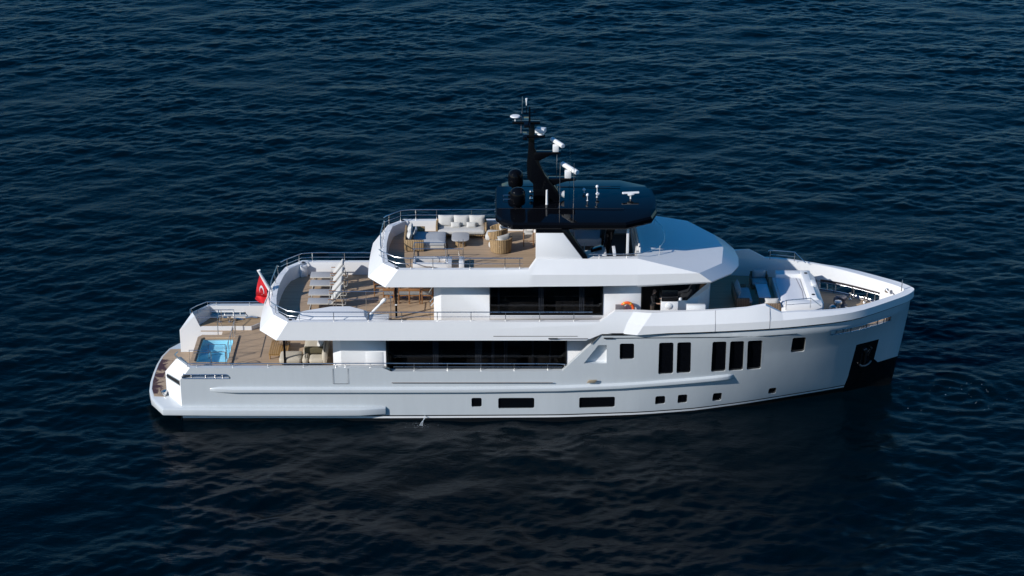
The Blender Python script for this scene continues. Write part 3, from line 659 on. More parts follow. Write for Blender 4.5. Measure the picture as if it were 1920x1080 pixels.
for sd in (-1, 1):
    part(MB().box(WX0+.004,WX1-.004,sd*2.93-.012,sd*2.93+.012,WZ0+.003,4.06-.003), 'window', [TINTED], 0, salon)
    g = MB()
    for x in (-3.4,-.5): g.box(x-.02,x+.02,sd*2.9-.01,sd*2.9+.01,WZ0,4.06)
    g.box(WX0+.003,WX0+.06,sd*2.955-.02,sd*2.955+.02,WZ0,4.06); g.box(WX1-.06,WX1-.003,sd*2.955-.02,sd*2.955+.02,WZ0,4.06); g.box(WX0+.06,WX1-.06,sd*2.955-.02,sd*2.955+.02,WZ0+.002,WZ0+.06)
    part(g, 'window_frame', [RUBBER], 0, salon)
    part(MB().box(-7.25,-6.42,sd*2.95-.02,sd*2.95+.02,1.98,3.2), 'side_door', [WHITE], 0.03, salon)
    g = MB().tube([(-7.12,sd*3.0,2.42),(-6.98,sd*3.0,2.42)], .018, 6); part(g, 'door_handle', [STEEL], 0, salon)
part(MB().box(WX0,-8.5,-2.2,2.2,4.2,4.29), 'aft_ceiling', [WHITE], 0, salon) if False else None

# ---- upper bulwark and overhang (bridge deck band, runs from the aft deck to the bow)
def lerp3(a, b, t): return tuple(a[i]+(b[i]-a[i])*t for i in range(3))
st_ = []   # rows: bottom, mid, top, cap inner, floor
def add_st(b, t, i, fz, fin=.05, m=None, mt=.55):
    m = m or lerp3(b, t, mt); st_.append((b, m, t, i, (i[0]+(0 if abs(i[1]) > .5 and i[0] > -11.3 and i[0] < 17 else (.05 if i[0] < 0 else -.05)), i[1]+(fin if i[1] < -.01 else 0), fz)))
add_st((-12.45,0,4.25),(-11.97,0,5.17),(-11.70,0,5.17),ZB)
add_st((-12.44,-.9,4.25),(-11.95,-.95,5.17),(-11.67,-.93,5.17),ZB)
add_st((-12.40,-1.9,4.25),(-11.84,-2.0,5.17),(-11.57,-1.9,5.17),ZB)
add_st((-12.33,-2.75,4.25),(-11.60,-2.98,5.17),(-11.38,-2.75,5.17),ZB)
add_st((-11.42,-3.93,4.25),(-10.84,-3.87,5.17),(-10.72,-3.62,5.17),ZB)
add_st((-8,-3.95,4.25),(-8,-3.86,5.17),(-8,-3.64,5.17),ZB)
add_st((-2,-3.95,4.25),(-2,-3.86,5.17),(-2,-3.64,5.17),ZB)
add_st((3.32,-3.95,4.25),(3.95,-3.86,5.17),(3.95,-3.6,5.17),ZB, m=(3.6,-3.92,5.0))
add_st((4.05,-3.94,4.58),(4.62,-3.70,5.62),(4.70,-3.42,5.62),ZB, m=(4.1,-3.86,5.17))
add_st((5.05,-3.92,4.585),(5.55,-3.68,5.62),(5.55,-3.40,5.62),ZB, m=(5.25,-3.85,5.14))
add_st((5.72,-4.12,4.60),(6.42,-3.84,5.62),(6.42,-3.50,5.62),ZB, m=(6.0,-4.10,5.06))
FW = [7.2,8.2,9.2,10.1,10.95,11.85,12.65,13.4,14.07,14.75,14.85]+[x+.0 for x in SLOTX]+[18.5,18.7,18.9,19.05,19.17,19.26,19.33,19.385,19.42,19.44]
for s in FW:
    e = min(.06, 19.44-s+.004); t = (sheer_pt(min(s+e, 19.44))-sheer_pt(s-e)).normalized(); nrm = Vector((-t.y, t.x)) * -1
    if nrm.y > 0: nrm = -nrm
    if s >= 19.435: nrm = Vector((1, 0))
    p = sheer_pt(s); z = ztop(s)
    tz = float(np.interp(s, [6,9.4,10.95,11.85,12.65,13.2,16.6,18.5,19.5],[5.62,5.72,5.82,5.9,5.50,5.52,5.30,5.24,5.2]))
    iz = tz+(.06 if 11.5 < s < 12 else 0)
    fz = ZB if s <= 14.8 else 4.0
    B = p+nrm*.16; T = p-nrm*.12; I = p-nrm*.29; 
    if I.y > -.02 and s < 19.435: I.y = -.02
    MM = p+nrm*.15
    st_.append(((B.x,B.y,z+.085),(MM.x,MM.y,z+.06+.40),(T.x,T.y,tz),(I.x,min(I.y, 0),iz),((p-nrm*.33).x,min((p-nrm*.33).y,0),fz)))
rows = list(zip(*st_))
ub = MB()
inner_rows = [rows[3]]
def zrow(k): # slot rows on the inner wall
    out = []
    for a, b in zip(rows[3], rows[4]):
        zz_ = slot_in(a[0])[k]
        zz_ = max(zz_, b[2]+.02*(k+1)); t = (a[2]-zz_)/(a[2]-b[2]); out.append(lerp3(a, b, t))
    return out
allrows = [rows[0], rows[1], rows[2], rows[3], zrow(1), zrow(0), rows[4]]
nst = len(st_)
for sd in (1, -1):
    o = len(ub.v)
    for q in allrows: ub.v += [(p[0], p[1]*sd, p[2]) for p in q]
    for a in range(len(allrows)-1):
        for i in range(nst-1):
            if a == 4 and allrows[4][i][2] < 4.66 and 15.0 < st_[i][4][0] and st_[i][0][0] > 15.05 and st_[i+1][0][0] < 18.5: continue
            q = (o+a*nst+i, o+a*nst+i+1, o+(a+1)*nst+i+1, o+(a+1)*nst+i); ub.f.append(q); ub.m.append(0)
# underside of the aft overhang
und = [p for p in rows[0] if p[0] < 4.0]
loop = [(p[0], p[1], p[2]+.002) for p in und]+[(p[0], -p[1], p[2]+.002) for p in und[::-1] if abs(p[1]) > .01]
ub.add(loop, [tuple(range(len(loop)))])
ubw = part(ub, 'upper_bulwark', [WHITE], 0, smooth=13)
for sd in (-1, 1):
    g = MB()
    for xx in (9.42, 12.02):
        k = min(range(nst), key=lambda i: abs(st_[i][0][0]-xx)); 
        pr = []
        for rr_ in range(3):
            X = [p[0] for p in rows[rr_][10:]]; pr.append((xx, sd*-(float(np.interp(xx, X, [p[1] for p in rows[rr_][10:]]))-.003), float(np.interp(xx, X, [p[2] for p in rows[rr_][10:]]))+.003))
        part(MB().tube(pr, .009, 5), 'panel_seam', [GREYBOX], 0, ubw)
    part(MB().tube([(-1.1,sd*3.945,4.47),(2.9,sd*3.945,4.47)], .016, 6), 'drip_strip', [TRIM], 0, ubw)
# decks on it
ud = [p for p in rows[4] if p[0] <= 14.8]
half = [(p[0], p[1]) for p in ud]; half[0] = (half[0][0], 0); half.append((half[-1][0], 0))
part(MB().prism(sym(half), ZB-.06, ZB+.002), 'upper_deck', [TEAKG if False else TEAK], 0, smooth=0)
bd = [(p[0], p[1]) for p in rows[4] if p[0] > 14.0]; half = [(14.3,0),(14.3,bd[0][1])]+bd
part(MB().prism(sym(half), 3.9, 4.002), 'bow_deck', [TEAK], 0, smooth=0)
part(MB().box(14.25,14.5,-2.5,2.5,3.95,ZB-.002), 'deck_step', [WHITE], 0.01)
# aft fillet steps inside the upper aft deck corners and fairlead caps
for sd in (-1, 1):
    g = MB().box(-10.9,-10.55,sd*3.35-.1,sd*3.35+.1,ZB,5.12,rz=R(25)*sd); part(g, 'corner_locker', [WHITE], .03)
    g = MB().lathe([(.09,0),(.09,.02),(.05,.03)], (-10.75,sd*3.6,5.17), 12); part(g, 'vent_cap', [RUBBER], 0)
    g = MB().lathe([(.09,0),(.09,.02),(.05,.03)], (-5.65,sd*3.12,7.62), 12); part(g, 'vent_cap', [RUBBER], 0)
# upper aft deck rails
def deck_rail(top_pts, zb, zt, postx, name):
    for sd in (-1, 1):
        L = [(x, sd*y, zt) for x, y in top_pts]; L2 = [(x, sd*y, zb+(zt-zb)*.48) for x, y in top_pts]
        X = [p[0] for p in top_pts]; ps = [((x, sd*float(np.interp(x, X, [p[1] for p in top_pts])), zb), (x, sd*float(np.interp(x, X, [p[1] for p in top_pts])), zt)) for x in postx]
        rail(name, [(L, .024), (L2, .013)], .024, ps, .018)
deck_rail([(-11.78,2.5),(-11.62,2.75),(-10.85,3.62),(-10.3,3.76),(-5,3.76),(3.6,3.76)], 5.17, 5.64, [-11.5,-10.95,-10.3,-8.67,-7.03,-5.44,-3.76,-2.16,-.52,1.1,2.72], 'upper_deck_rail')
rail('stern_rail', [([(-11.85,-2.15,5.55),(-11.9,-2.0,5.66),(-12.0,0,5.66),(-11.9,2.0,5.66),(-11.85,2.15,5.55)], .026)], .024, [((-11.86,y,5.17),(-11.92,y,5.66)) for y in (-2.0,-.8,.8,2.0)])
# flagpole: white tapered staff leaning aft
fp = MB(); fp.tube([(-11.98,0,5.0),(-12.12,0,5.25),(-12.60,0,6.2)], [.09,.085,.06], 10); fp.lathe([(.11,0),(.11,.06),(.06,.09)], (-12.0,0,5.14), 12); fp.tube([(-12.66,0,6.2),(-12.5,0,6.24)], .04, 6)
part(fp, 'flagpole', [WHITE], 0)

# ---- upper house (bridge deck) with windows, wheelhouse
uv = MB(); UX0, UX1, UZ0 = -1.28, 4.14, 5.08
for sd in (-1, 1):
    uv.prism([(-3.95,0),(-3.95,sd*2.62),(-3.6,sd*2.82),(UX0,sd*2.82),(UX0,0)][::sd], ZB, 6.85)
    uv.prism([(UX1,0),(UX1,sd*2.82),(5.95,sd*2.82),(5.95,0)][::sd], ZB, 6.85)
    uv.box(UX0,UX1,min(sd*2.82,sd*2.68),max(sd*2.82,sd*2.68),ZB,UZ0); uv.box(UX0,UX1,min(sd*2.82,sd*2.68),max(sd*2.82,sd*2.68),6.6,6.85)
sky_lounge = part(uv, 'sky_lounge', [WHITE], 0.015)
ri = MB().box(UX0,UX1,-.5,.5,ZB,6.8); ri.box(-.9,1.2,-2.3,-1.6,ZB,5.5); ri.box(1.9,3.7,-2.3,-1.7,ZB,5.55)
part(ri, 'lounge_furniture', [INTER], 0.02, sky_lounge)
cu = MB()
for x0, x1 in ((1.05,1.3),(3.0,3.25),(-.9,-.8)): n = 8; part(MB().loft([[(x0+(x1-x0)*i/n,-2.5+.03*math.sin(i*2.2),z) for i in range(n+1)] for z in (4.6,6.7)], False), 'curtain', [CURTAIN], 0, sky_lounge)
for sd in (-1, 1):
    part(MB().box(UX0+.004,UX1-.004,sd*2.80-.012,sd*2.80+.012,UZ0+.003,6.6-.003), 'window', [TINTED], 0, sky_lounge)
    g = MB()
    for x in (1.45,): g.box(x-.02,x+.02,sd*2.77-.01,sd*2.77+.01,UZ0,6.6)
    g.box(UX0+.003,UX0+.05,sd*2.825-.02,sd*2.825+.02,UZ0,6.6); g.box(UX1-.05,UX1-.003,sd*2.825-.02,sd*2.825+.02,UZ0,6.6); g.box(UX0+.05,UX1-.05,sd*2.825-.02,sd*2.825+.02,UZ0+.002,UZ0+.06)
    part(g, 'window_frame', [RUBBER], 0, sky_lounge)
# wheelhouse: white base, dark wrap-around glass, doorway recess at the side
wh = [(6.95,-2.72),(8.05,-2.72),(8.75,-2.25),(9.35,-1.25),(9.55,0)]
wb = MB(); half = [(6.95,0)]+wh
wb.prism(sym(half), ZB, 5.86)
wheel = part(wb, 'wheelhouse', [WHITE], 0.015)
gl = MB(); base = [(5.96,-2.84,5.80),(8.15,-2.80,5.83),(8.85,-2.33,6.25),(9.5,-1.28,6.3),(9.72,0,6.3)]; topg = [(5.96,-2.86,6.86),(8.2,-2.84,6.86),(9.0,-2.4,6.86),(9.7,-1.32,6.86),(9.9,0,6.86)]
for (b0, b1), (t0, t1) in zip(zip(base[1:-1], base[2:]), zip(topg[1:-1], topg[2:])):
    for sg in (1, -1): gl.add([(b0[0],b0[1]*sg,b0[2]),(b1[0],b1[1]*sg,b1[2]),(t1[0],t1[1]*sg,t1[2]),(t0[0],t0[1]*sg,t0[2])], [(0,1,2,3)])
for sg in (1, -1):
    gl.add([(7.0,-2.80*sg,5.83),(8.15,-2.80*sg,5.83),(8.2,-2.84*sg,6.86),(7.0,-2.84*sg,6.86)], [(0,1,2,3)])
part(gl, 'wheelhouse_glass', [GLASS], 0, wheel)
# white brow between base and glass at the front
br = MB()
lowp = [(8.05,-2.72,5.86),(8.75,-2.25,5.86),(9.35,-1.25,5.86),(9.55,0,5.86)]
for (b0, b1), (t0, t1) in zip(zip(lowp[:-1], lowp[1:]), zip(base[1:-1], base[2:])):
    for sg in (1, -1): br.add([(b0[0],b0[1]*sg,b0[2]),(b1[0],b1[1]*sg,b1[2]),(t1[0]-.005,t1[1]*sg*.998,t1[2]+.01),(t0[0]-.005,t0[1]*sg*.998,t0[2]+.01)], [(0,1,2,3)])
part(br, 'wheelhouse_brow', [WHITE], 0, wheel)
part(MB().box(6.0,6.94,-1.6,1.6,ZB+.004,6.84).box(6.94,8.0,-2.6,2.6,5.88,6.84), 'wheelhouse_interior', [SOFTB], 0, wheel)
for sd in (-1, 1):
    part(MB().box(5.962,6.0,min(sd*2.87,sd*1.6),max(sd*2.87,sd*1.6),5.80,6.84).box(5.965,5.998,min(sd*2.80,sd*1.6),max(sd*2.80,sd*1.6),ZB,5.8).box(6.0,6.93,min(sd*2.83,sd*2.80),max(sd*2.83,sd*2.80),6.55,6.84), 'door_frame', [RUBBER], 0.01, wheel)
    g = MB().box(6.9,7.72,min(sd*2.74,sd*2.98),max(sd*2.74,sd*2.98),ZB+.01,5.83); ws = part(g, 'wing_station', [WHITE], 0.03, wheel)
    part(MB().box(6.92,7.70,min(sd*2.86,sd*2.95),max(sd*2.86,sd*2.95),5.835,6.42), 'wing_screen', [GLASS], 0.02, wheel)
    part(MB().lathe([(.17,0),(.16,.03),(.10,.06),(.0,.07)], (7.28,sd*3.03 if sd>0 else -2.98,5.62), 18, axis='Y') if sd>0 else MB().lathe([(.17,0),(.16,-.03),(.10,-.06),(.0,-.07)], (7.28,-2.98,5.62), 18, axis='Y'), 'round_lid', [WHITE], 0, wheel)
    part(MB().lathe([(.0,-.09),(.07,-.06),(.09,0),(.07,.06),(0,.09)], (7.82,sd*2.86,5.93), 12), 'wing_lamp', [WHITE], 0, wheel)
    part(MB().box(8.1,9.0,min(sd*3.1,sd*3.35),max(sd*3.1,sd*3.35),ZB,5.80), 'side_locker', [WHITE], 0.03, wheel)
    part(MB().box(4.72,5.15,min(sd*3.0,sd*3.25),max(sd*3.0,sd*3.25),ZB,5.72), 'grey_locker', [GREYBOX], 0.02, wheel)

# ---- sundeck band
ss = []
def add_s(b, t, i, m=None):
    m = m or lerp3(b, t, .6); ss.append((b, m, t, i, (i[0]+(.05 if i[0] < -6 else 0), i[1]+(.05 if i[1] < -.1 else 0), ZS)))
add_s((-7.15,0,6.78),(-6.57,0,7.63),(-6.30,0,7.63)); add_s((-7.14,-1.1,6.78),(-6.53,-1.2,7.63),(-6.26,-1.15,7.63)); add_s((-7.10,-2.2,6.78),(-6.36,-2.5,7.63),(-6.12,-2.3,7.63))
add_s((-6.22,-3.48,6.80),(-5.6,-3.33,7.63),(-5.5,-3.08,7.63)); add_s((-2,-3.5,6.81),(-2,-3.33,7.64),(-2,-3.1,7.64)); add_s((.55,-3.5,6.83),(.58,-3.33,7.65),(.58,-3.1,7.65),(.55,-3.47,7.43))
add_s((.86,-3.5,6.84),(.95,-3.20,8.11),(.95,-2.86,8.11),(.86,-3.47,7.43)); add_s((3.3,-3.5,6.86),(3.3,-3.17,8.11),(3.3,-2.80,8.11),(3.3,-3.48,7.44)); add_s((5.72,-3.5,6.90),(5.72,-3.10,8.11),(5.72,-2.75,8.11),(5.72,-3.48,7.45))
srows = list(zip(*ss)); sbm = MB(); n_ = len(ss)
for sd in (1, -1):
    o = len(sbm.v)
    for q in srows: sbm.v += [(p[0], p[1]*sd, p[2]) for p in q]
    for a in range(4):
        for i in range(n_-1): sbm.f.append((o+a*n_+i, o+a*n_+i+1, o+(a+1)*n_+i+1, o+(a+1)*n_+i)); sbm.m.append(0)
und = srows[0]; loop = [(p[0], p[1], p[2]+.002) for p in und]+[(p[0], -p[1], p[2]+.002) for p in und[::-1] if abs(p[1]) > .01]
sbm.add(loop, [tuple(range(len(loop)))])
sband = part(sbm, 'sundeck_bulwark', [WHITE], 0, smooth=15)
half = [(p[0], p[1]) for p in srows[4]]; half.append((5.72, 0))
deckpoly = sym(half)
part(MB().prism(deckpoly, ZS-.06, ZS+.002), 'sundeck_floor', [TEAK], 0, smooth=0)
part(MB().box(1.2,5.70,-2.5,2.5,ZS+.003,ZS+.012), 'helm_floor', [DARKTEAK], 0, smooth=0)
# wheelhouse roof forward of the sundeck
A = (5.72,-3.10,8.11); Mm = (5.72,-3.48,7.45); b0 = (5.72,-3.5,6.90); B_ = (8.62,-3.43,7.50); Cc = (9.22,-3.40,7.05); E_ = (9.85,-1.85,7.36); E0 = (10.1,0,7.42); G1 = (10.32,-2.15,6.98); G2 = (10.75,-1.1,6.92); G3 = (10.86,0,6.90); A0 = (5.72,0,8.17); A1=(7.0,-2.3,7.86); A10=(7.15,0,7.90)
rf = MB()
low = lambda p: (p[0]-.03, p[1]*.985, p[2]-.09)
for sg in (1, -1):
    q = lambda p: (p[0], p[1]*sg, p[2])
    fs = [[b0,Cc,B_,Mm],[Mm,B_,A],[Cc,G1,E_,B_],[G1,G2,E_],[G2,G3,E0,E_],[A,B_,E_,A1],[A1,E_,E0,A10],[A,A1,A10,A0],[b0,low(b0),low(Cc),Cc],[Cc,low(Cc),low(G1),G1],[G1,low(G1),low(G2),G2],[G2,low(G2),low(G3),G3]]
    for t in fs: rf.add([q(p) for p in t], [tuple(range(len(t)))])
sof = [low(b0),low(Cc),low(G1),low(G2),low(G3)]; loop = sof+[mir(p) for p in sof[::-1] if abs(p[1]) > .01]; rf.add(loop, [tuple(range(len(loop)))])
rf.add([(5.72,-2.75,8.11),A,A0,mir(A),(5.72,2.75,8.11),(5.72,2.75,ZS),(5.72,-2.75,ZS)], [(0,1,2,3,4,5,6)])
roof = part(rf, 'wheelhouse_roof', [WHITE], 0, smooth=12)
# windscreen: frame and low clear screen with a grab rail sweeping round it
wsf = MB().box(5.82,5.9,-2.35,2.35,8.12,8.36); part(wsf, 'windscreen_frame', [WHITE], 0.02)
arc = [(3.4,-3.0),(5.2,-3.0),(5.9,-2.8),(6.85,-1.9),(7.15,-.9),(7.2,0)]; arc = arc+[mir(p) for p in arc[::-1][1:]]
rail('windscreen_rail', [([(x, y, (8.30 if x < 5.5 else 8.28-.06*(x-5.5))) for x, y in arc], .02)], .02, [((x, y, 8.06-.16*max(0,x-5.7)),(x, y, 8.28)) for x, y in ((3.9,-3.0),(5.2,-3.0),(6.85,-1.9),(6.85,1.9),(3.9,3.0),(5.2,3.0))])
# sundeck rails
deck_rail([(-6.55,2.1),(-6.42,2.35),(-5.72,3.1),(-5.2,3.22),(0.3,3.22)], 7.63, 8.18, [-6.3,-5.75,-5.0,-3.95,-2.2,-.55,.15], 'sundeck_rail')
rail('sundeck_stern_rail', [([(-6.45,-1.75,8.1),(-6.5,-1.6,8.2),(-6.58,0,8.2),(-6.5,1.6,8.2),(-6.45,1.75,8.1)], .026)], .022, [((-6.48,y,7.63),(-6.5,y,8.2)) for y in (-1.6,-.5,.5,1.6)])
# ladder hatch on the sundeck with coaming and rails
hc = MB()
for x0, x1, y0, y1 in ((-4.95,-3.4,-1.95,-1.85),(-4.95,-3.4,-1.15,-1.05),(-4.95,-4.85,-1.85,-1.15),(-3.4,-3.1,-1.95,-1.05),(-2.75,-2.5,-2.0,-1.05)): hc.box(x0,x1,y0,y1,ZS+.003,ZS+.30)
hco = part(hc, 'hatch_coaming', [WHITE], 0.015)
part(MB().box(-4.84,-3.41,-1.84,-1.16,ZS+.003,ZS+.02), 'hatch_opening', [TEAKG], 0, hco)
rail('hatch_rail', [([(-4.9,-1.1,8.12),(-3.4,-1.1,8.12)], .02),([(-4.9,-1.1,8.12),(-4.95,-1.9,8.12),(-2.55,-1.9,8.12)], .02),([(-4.95,-1.9,7.72),(-2.6,-1.9,7.72)], .013)], .02, [((x,-1.1,ZS+.3),(x,-1.1,8.12)) for x in (-4.9,-3.4)]+[((x,-1.9,ZS+.3),(x,-1.9,8.12)) for x in (-4.9,-3.3,-2.55)]+[((-2.75,-1.5,ZS+.1),(-2.75,-1.5,8.4)),((-2.55,-1.5,ZS+.1),(-2.55,-1.5,8.45))])

# ---- hardtop and its supports
ho = [(-1.02,0),(-1.0,-1.9),(-.75,-2.45),(-.2,-2.98),(5.15,-2.98),(6.42,-2.15),(6.70,-1.25),(6.78,0)]
HO = sym(ho)
def inset(P, d): return [(x*(1-d*.06)+.16*d, y*(1-d*.09)) for x, y in P]
ht = MB(); pt_ = [(x*.985+.04, math.copysign(min(abs(y), 1.5), y) if abs(y) > 1e-6 else 0.0) for x, y in HO]
ht.loft([[(x*.99+.03, y*.985, 9.52) for x, y in HO],[(x,y,9.60) for x, y in HO],[(x,y,9.76) for x, y in HO],[(x*.985+.04,y*.975,9.86) for x, y in HO]], True, True, False)
ring = [(x*.985+.04,y*.975,9.86) for x, y in HO]; plate = [(x,y,10.04-(.05 if x > 5 else 0)-(.04 if x > 6.5 else 0)) for x, y in pt_]
ht.loft([ring, plate], True, False, True)
hardtop = part(ht, 'hardtop', [BLACKP], 0, smooth=8)
part(MB().tube([(-.85,-1.52,10.035),(5.1,-1.52,10.035)], .012, 4).tube([(-.85,1.52,10.035),(5.1,1.52,10.035)], .012, 4), 'hardtop_seam', [RUBBER], 0, hardtop)
for y in (-.45,.1): part(MB().tube([(-.62,y,9.98),(-.62,y,10.11),(-.28,y,10.11),(-.28,y,9.98)], .015, 6), 'grab_handle', [STEEL], 0, hardtop)
for y in (-.6,-.9,.3,.6): part(MB().lathe([(.03,0),(.03,.05)], (-1.04,y,9.66), 8, axis='X'), 'deck_lamp', [STEEL], 0, hardtop)
for k in range(5): part(MB().lathe([(.05,0),(.07,-.02),(.05,-.03)], (-.62+.1*k,-2.55-.06*k,9.515), 10), 'downlight', [STEEL], 0, hardtop)
for sd in (-1, 1):
    yo, yi = sd*3.12, sd*2.78
    p = [(.9,yo,8.112),(3.12,yo,8.112),(2.2,yo,9.35),(.9,yo,9.35)]
    p2 = [(.9,yi,8.112),(3.12,yi,8.112),(2.2,yi,9.35),(.9,yi,9.35)]
    ptop = [(a, b-(sd*.12 if c > 9 else 0), c) for a, b, c in p]
    part(MB().loft([ptop, p2], True, True, True), 'hardtop_support', [WHITE], 0.02)
    q = [(3.13,yo*1.002,8.115),(3.36,yo*1.002,8.115),(2.42,yo*.965,9.53),(2.1,yo*.965,9.53)]
    part(MB().extr(q, (0,-sd*.36,0)), 'hardtop_strut', [BLACKP], 0.015)
    part(MB().box(.9,2.2,min(sd*2.95,sd*2.75),max(sd*2.95,sd*2.75),9.352,9.53), 'hardtop_bracket', [BLACKP], 0)
    part(MB().box(5.2,5.32,sd*2.55-.06,sd*2.55+.06,8.11,9.53), 'hardtop_pillar', [WHITE], 0.01)
    part(MB().loft([[(4.3,sd*1.9,9.53),(4.75,sd*1.9,9.53),(4.75,sd*2.1,9.53),(4.3,sd*2.1,9.53)],[(4.1,sd*.9,ZS),(4.35,sd*.9,ZS),(4.35,sd*1.1,ZS),(4.1,sd*1.1,ZS)]], True, True, True), 'hardtop_strut', [BLACKP], 0.01)

# ---- mast with its equipment
ms = MB()
prof = [(.83,10.0),(2.08,10.0),(2.02,10.45),(1.72,10.85),(1.38,11.25),(1.12,11.8),(.98,12.35),(.86,12.6),(.86,13.8),(.60,13.8),(.56,12.5),(.50,11.75),(.52,11.1),(.80,10.85)]
wd = [.42,.38,.34,.30,.26,.2,.15,.13,.08,.08,.13,.2,.28,.34]
ms.loft([[(x,-w,z) for (x, z), w in zip(prof, wd)],[(x,w,z) for (x, z), w in zip(prof, wd)]], True, True, True)
mast = part(ms, 'mast', [BLACKP], 0.02, smooth=25)
for z0, z1, x0, x1, wy in ((10.90,11.05,1.2,2.85,.22),(12.24,12.38,.85,2.12,.18)):
    ar = MB().extr([(x0,-wy,z0-.35),(x0+.25,-wy,z0-.28),(x1-.45,-wy,z0+.02),(x1,-wy,z0+.06),(x1,-wy,z1),(x0,-wy,z1)], (0,2*wy,0)); part(ar, 'mast_arm', [BLACKP], 0.015, mast)
part(MB().box(.36,1.36,-.14,.14,13.10,13.22).box(.3,.5,-.5,.5,13.11,13.2), 'mast_arm', [BLACKP], 0.015, mast)
part(MB().box(-.2,1.12,-.14,.14,13.78,13.90).box(.35,.65,-.7,.7,13.8,13.89), 'mast_arm', [BLACKP], 0.015, mast)
part(MB().tube([(.62,0,13.8),(.62,0,14.62)], [.05,.03], 8).tube([(.27,0,14.28),(.9,0,14.35)], .02, 6).tube([(.47,0,14.3),(.47,0,14.72)], .02, 6).tube([(.86,0,14.3),(.86,0,14.45)], .03, 6), 'mast_pole', [BLACKP], 0, mast)
part(MB().tube([(.27,0,14.28),(.27,0,15.12)], [.03,.012], 7), 'whip_antenna', [STEEL], 0, mast)
part(MB().tube([(.47,0,14.68),(.47,0,14.82),(.47,0,14.98),(.47,0,15.03)], [.02,.03,.055,.05], 9), 'wind_sensor', [WHITE], 0, mast)
part(MB().lathe([(.03,0),(.035,.1),(.08,.16),(.22,.2),(.25,.23),(.22,.27),(.05,.29)], (-.06,0,13.9), 20), 'dish_antenna', [WHITE], 0, mast)
part(MB().tube([(.22,0,13.3),(.22,0,14.15)], .022, 6).tube([(.22,0,13.95),(.22,0,14.1)], .05, 8), 'horn_aerial', [GREYBOX], 0, mast)
part(MB().lathe([(.17,0),(.18,.06),(.12,.12)], (1.15,0,13.22), 16).box(.92,1.38,-.2,.2,13.33,13.56, rz=R(-18)), 'searchlight', [WHITE], 0.05, mast)
def radar(x, z, L, ang, s=1):
    part(MB().box(x-.16*s,x+.16*s,-.16*s,.16*s,z,z+.36*s), 'radar_pedestal', [WHITE], .04, mast)
    d = Vector((math.cos(ang), math.sin(ang), 0)); nn = Vector((-d.y, d.x, 0)); c = Vector((x+.08,0,z+.48*s)); rings = []
    for t, q in ((-1,.75),(-.96,1),(.96,1),(1,.75)):
        rings.append([tuple(c+d*t*L/2+nn*.13*s*q*math.cos(a)+Vector((0,0,1))*.12*s*q*math.sin(a)) for a in [2*math.pi*k/14 for k in range(14)]])
    part(MB().loft(rings, True, True, True), 'radar_scanner', [WHITE], 0, mast)
radar(2.48, 11.05, 1.45, R(-62)); radar(1.88, 12.38, 1.15, R(-64), .92)
def radome(x, y):
    zb_ = 10.0
    part(MB().lathe([(.20,zb_-10.0),(.20,.16),(.34,.20),(.37,.26),(.375,.66),(.355,.80),(.295,.91),(.20,.98),(.09,1.02),(0.01,1.025)], (x,y,zb_), 32), 'radome', [BLACKP], 0, mast, 50)
radome(-.02,1.25); radome(.05,-1.3)
for x, y, z0, z1, r_ in ((1.45,-.9,9.98,10.75,.055),(2.07,-.75,9.98,12.1,.018),(2.74,-.75,9.98,11.15+.9,.018),(1.95,.6,10.04,12.2,.018),(2.6,1.0,10.04,12.4,.008)):
    part(MB().tube([(x,y,z0),(x,y,z0+.12),(x,y,z1)], [r_*1.3,r_,r_*.85], 8), 'whip_antenna', [WHITE if r_ > .03 else STEEL], 0, hardtop)
for x, y, h, k in ((3.42,-.35,.36,0),(3.9,.1,.62,1),(3.3,.75,.22,0)):
    g = MB().lathe([(.05,0),(.05,.02),(.018,.03),(.018,h-.14),(.06,h-.12),(.08,h-.06),(.05,h),(.01,h+.01)], (x,y,10.0), 12)
    if k: g.lathe([(.02,.12),(.09,.16),(.10,.22),(.03,.28)], (x+.03,y-.05,10.0), 12)
    part(g, 'mushroom_antenna', [WHITE], 0, hardtop)
g = MB().lathe([(.04,0),(.04,.14),(.16,.2),(.19,.27),(.10,.3)], (5.52,.0,9.96), 18)
c = Vector((5.52,0,10.27)); d = Vector((1,.12,0)).normalized(); nn = Vector((-d.y,d.x,0)); rings = [[tuple(c+d*t*.42+nn*.10*q*math.cos(a)+Vector((0,0,1))*.055*q*math.sin(a)) for a in [2*math.pi*k/12 for k in range(12)]] for t, q in ((-1,.5),(-.93,.95),(.93,.95),(1,.5))]
g.loft(rings, True, True, True); part(g, 'thermal_scanner', [WHITE], 0, hardtop)
part(MB().lathe([(.05,0),(.06,.12),(.17,.34),(.18,.36),(.02,.34)], (1.95,-.15,10.25), 16, axis='X').tube([(2.0,-.15,10.0),(2.0,-.15,10.25)], .04, 8), 'horn', [GREYF], 0, hardtop)
for y in (-.42,.5): part(MB().lathe([(.0,-.1),(.08,-.06),(.1,0),(.08,.06),(0,.1)], (.72,y,10.15), 12), 'deck_floodlight', [STEEL], 0, hardtop)

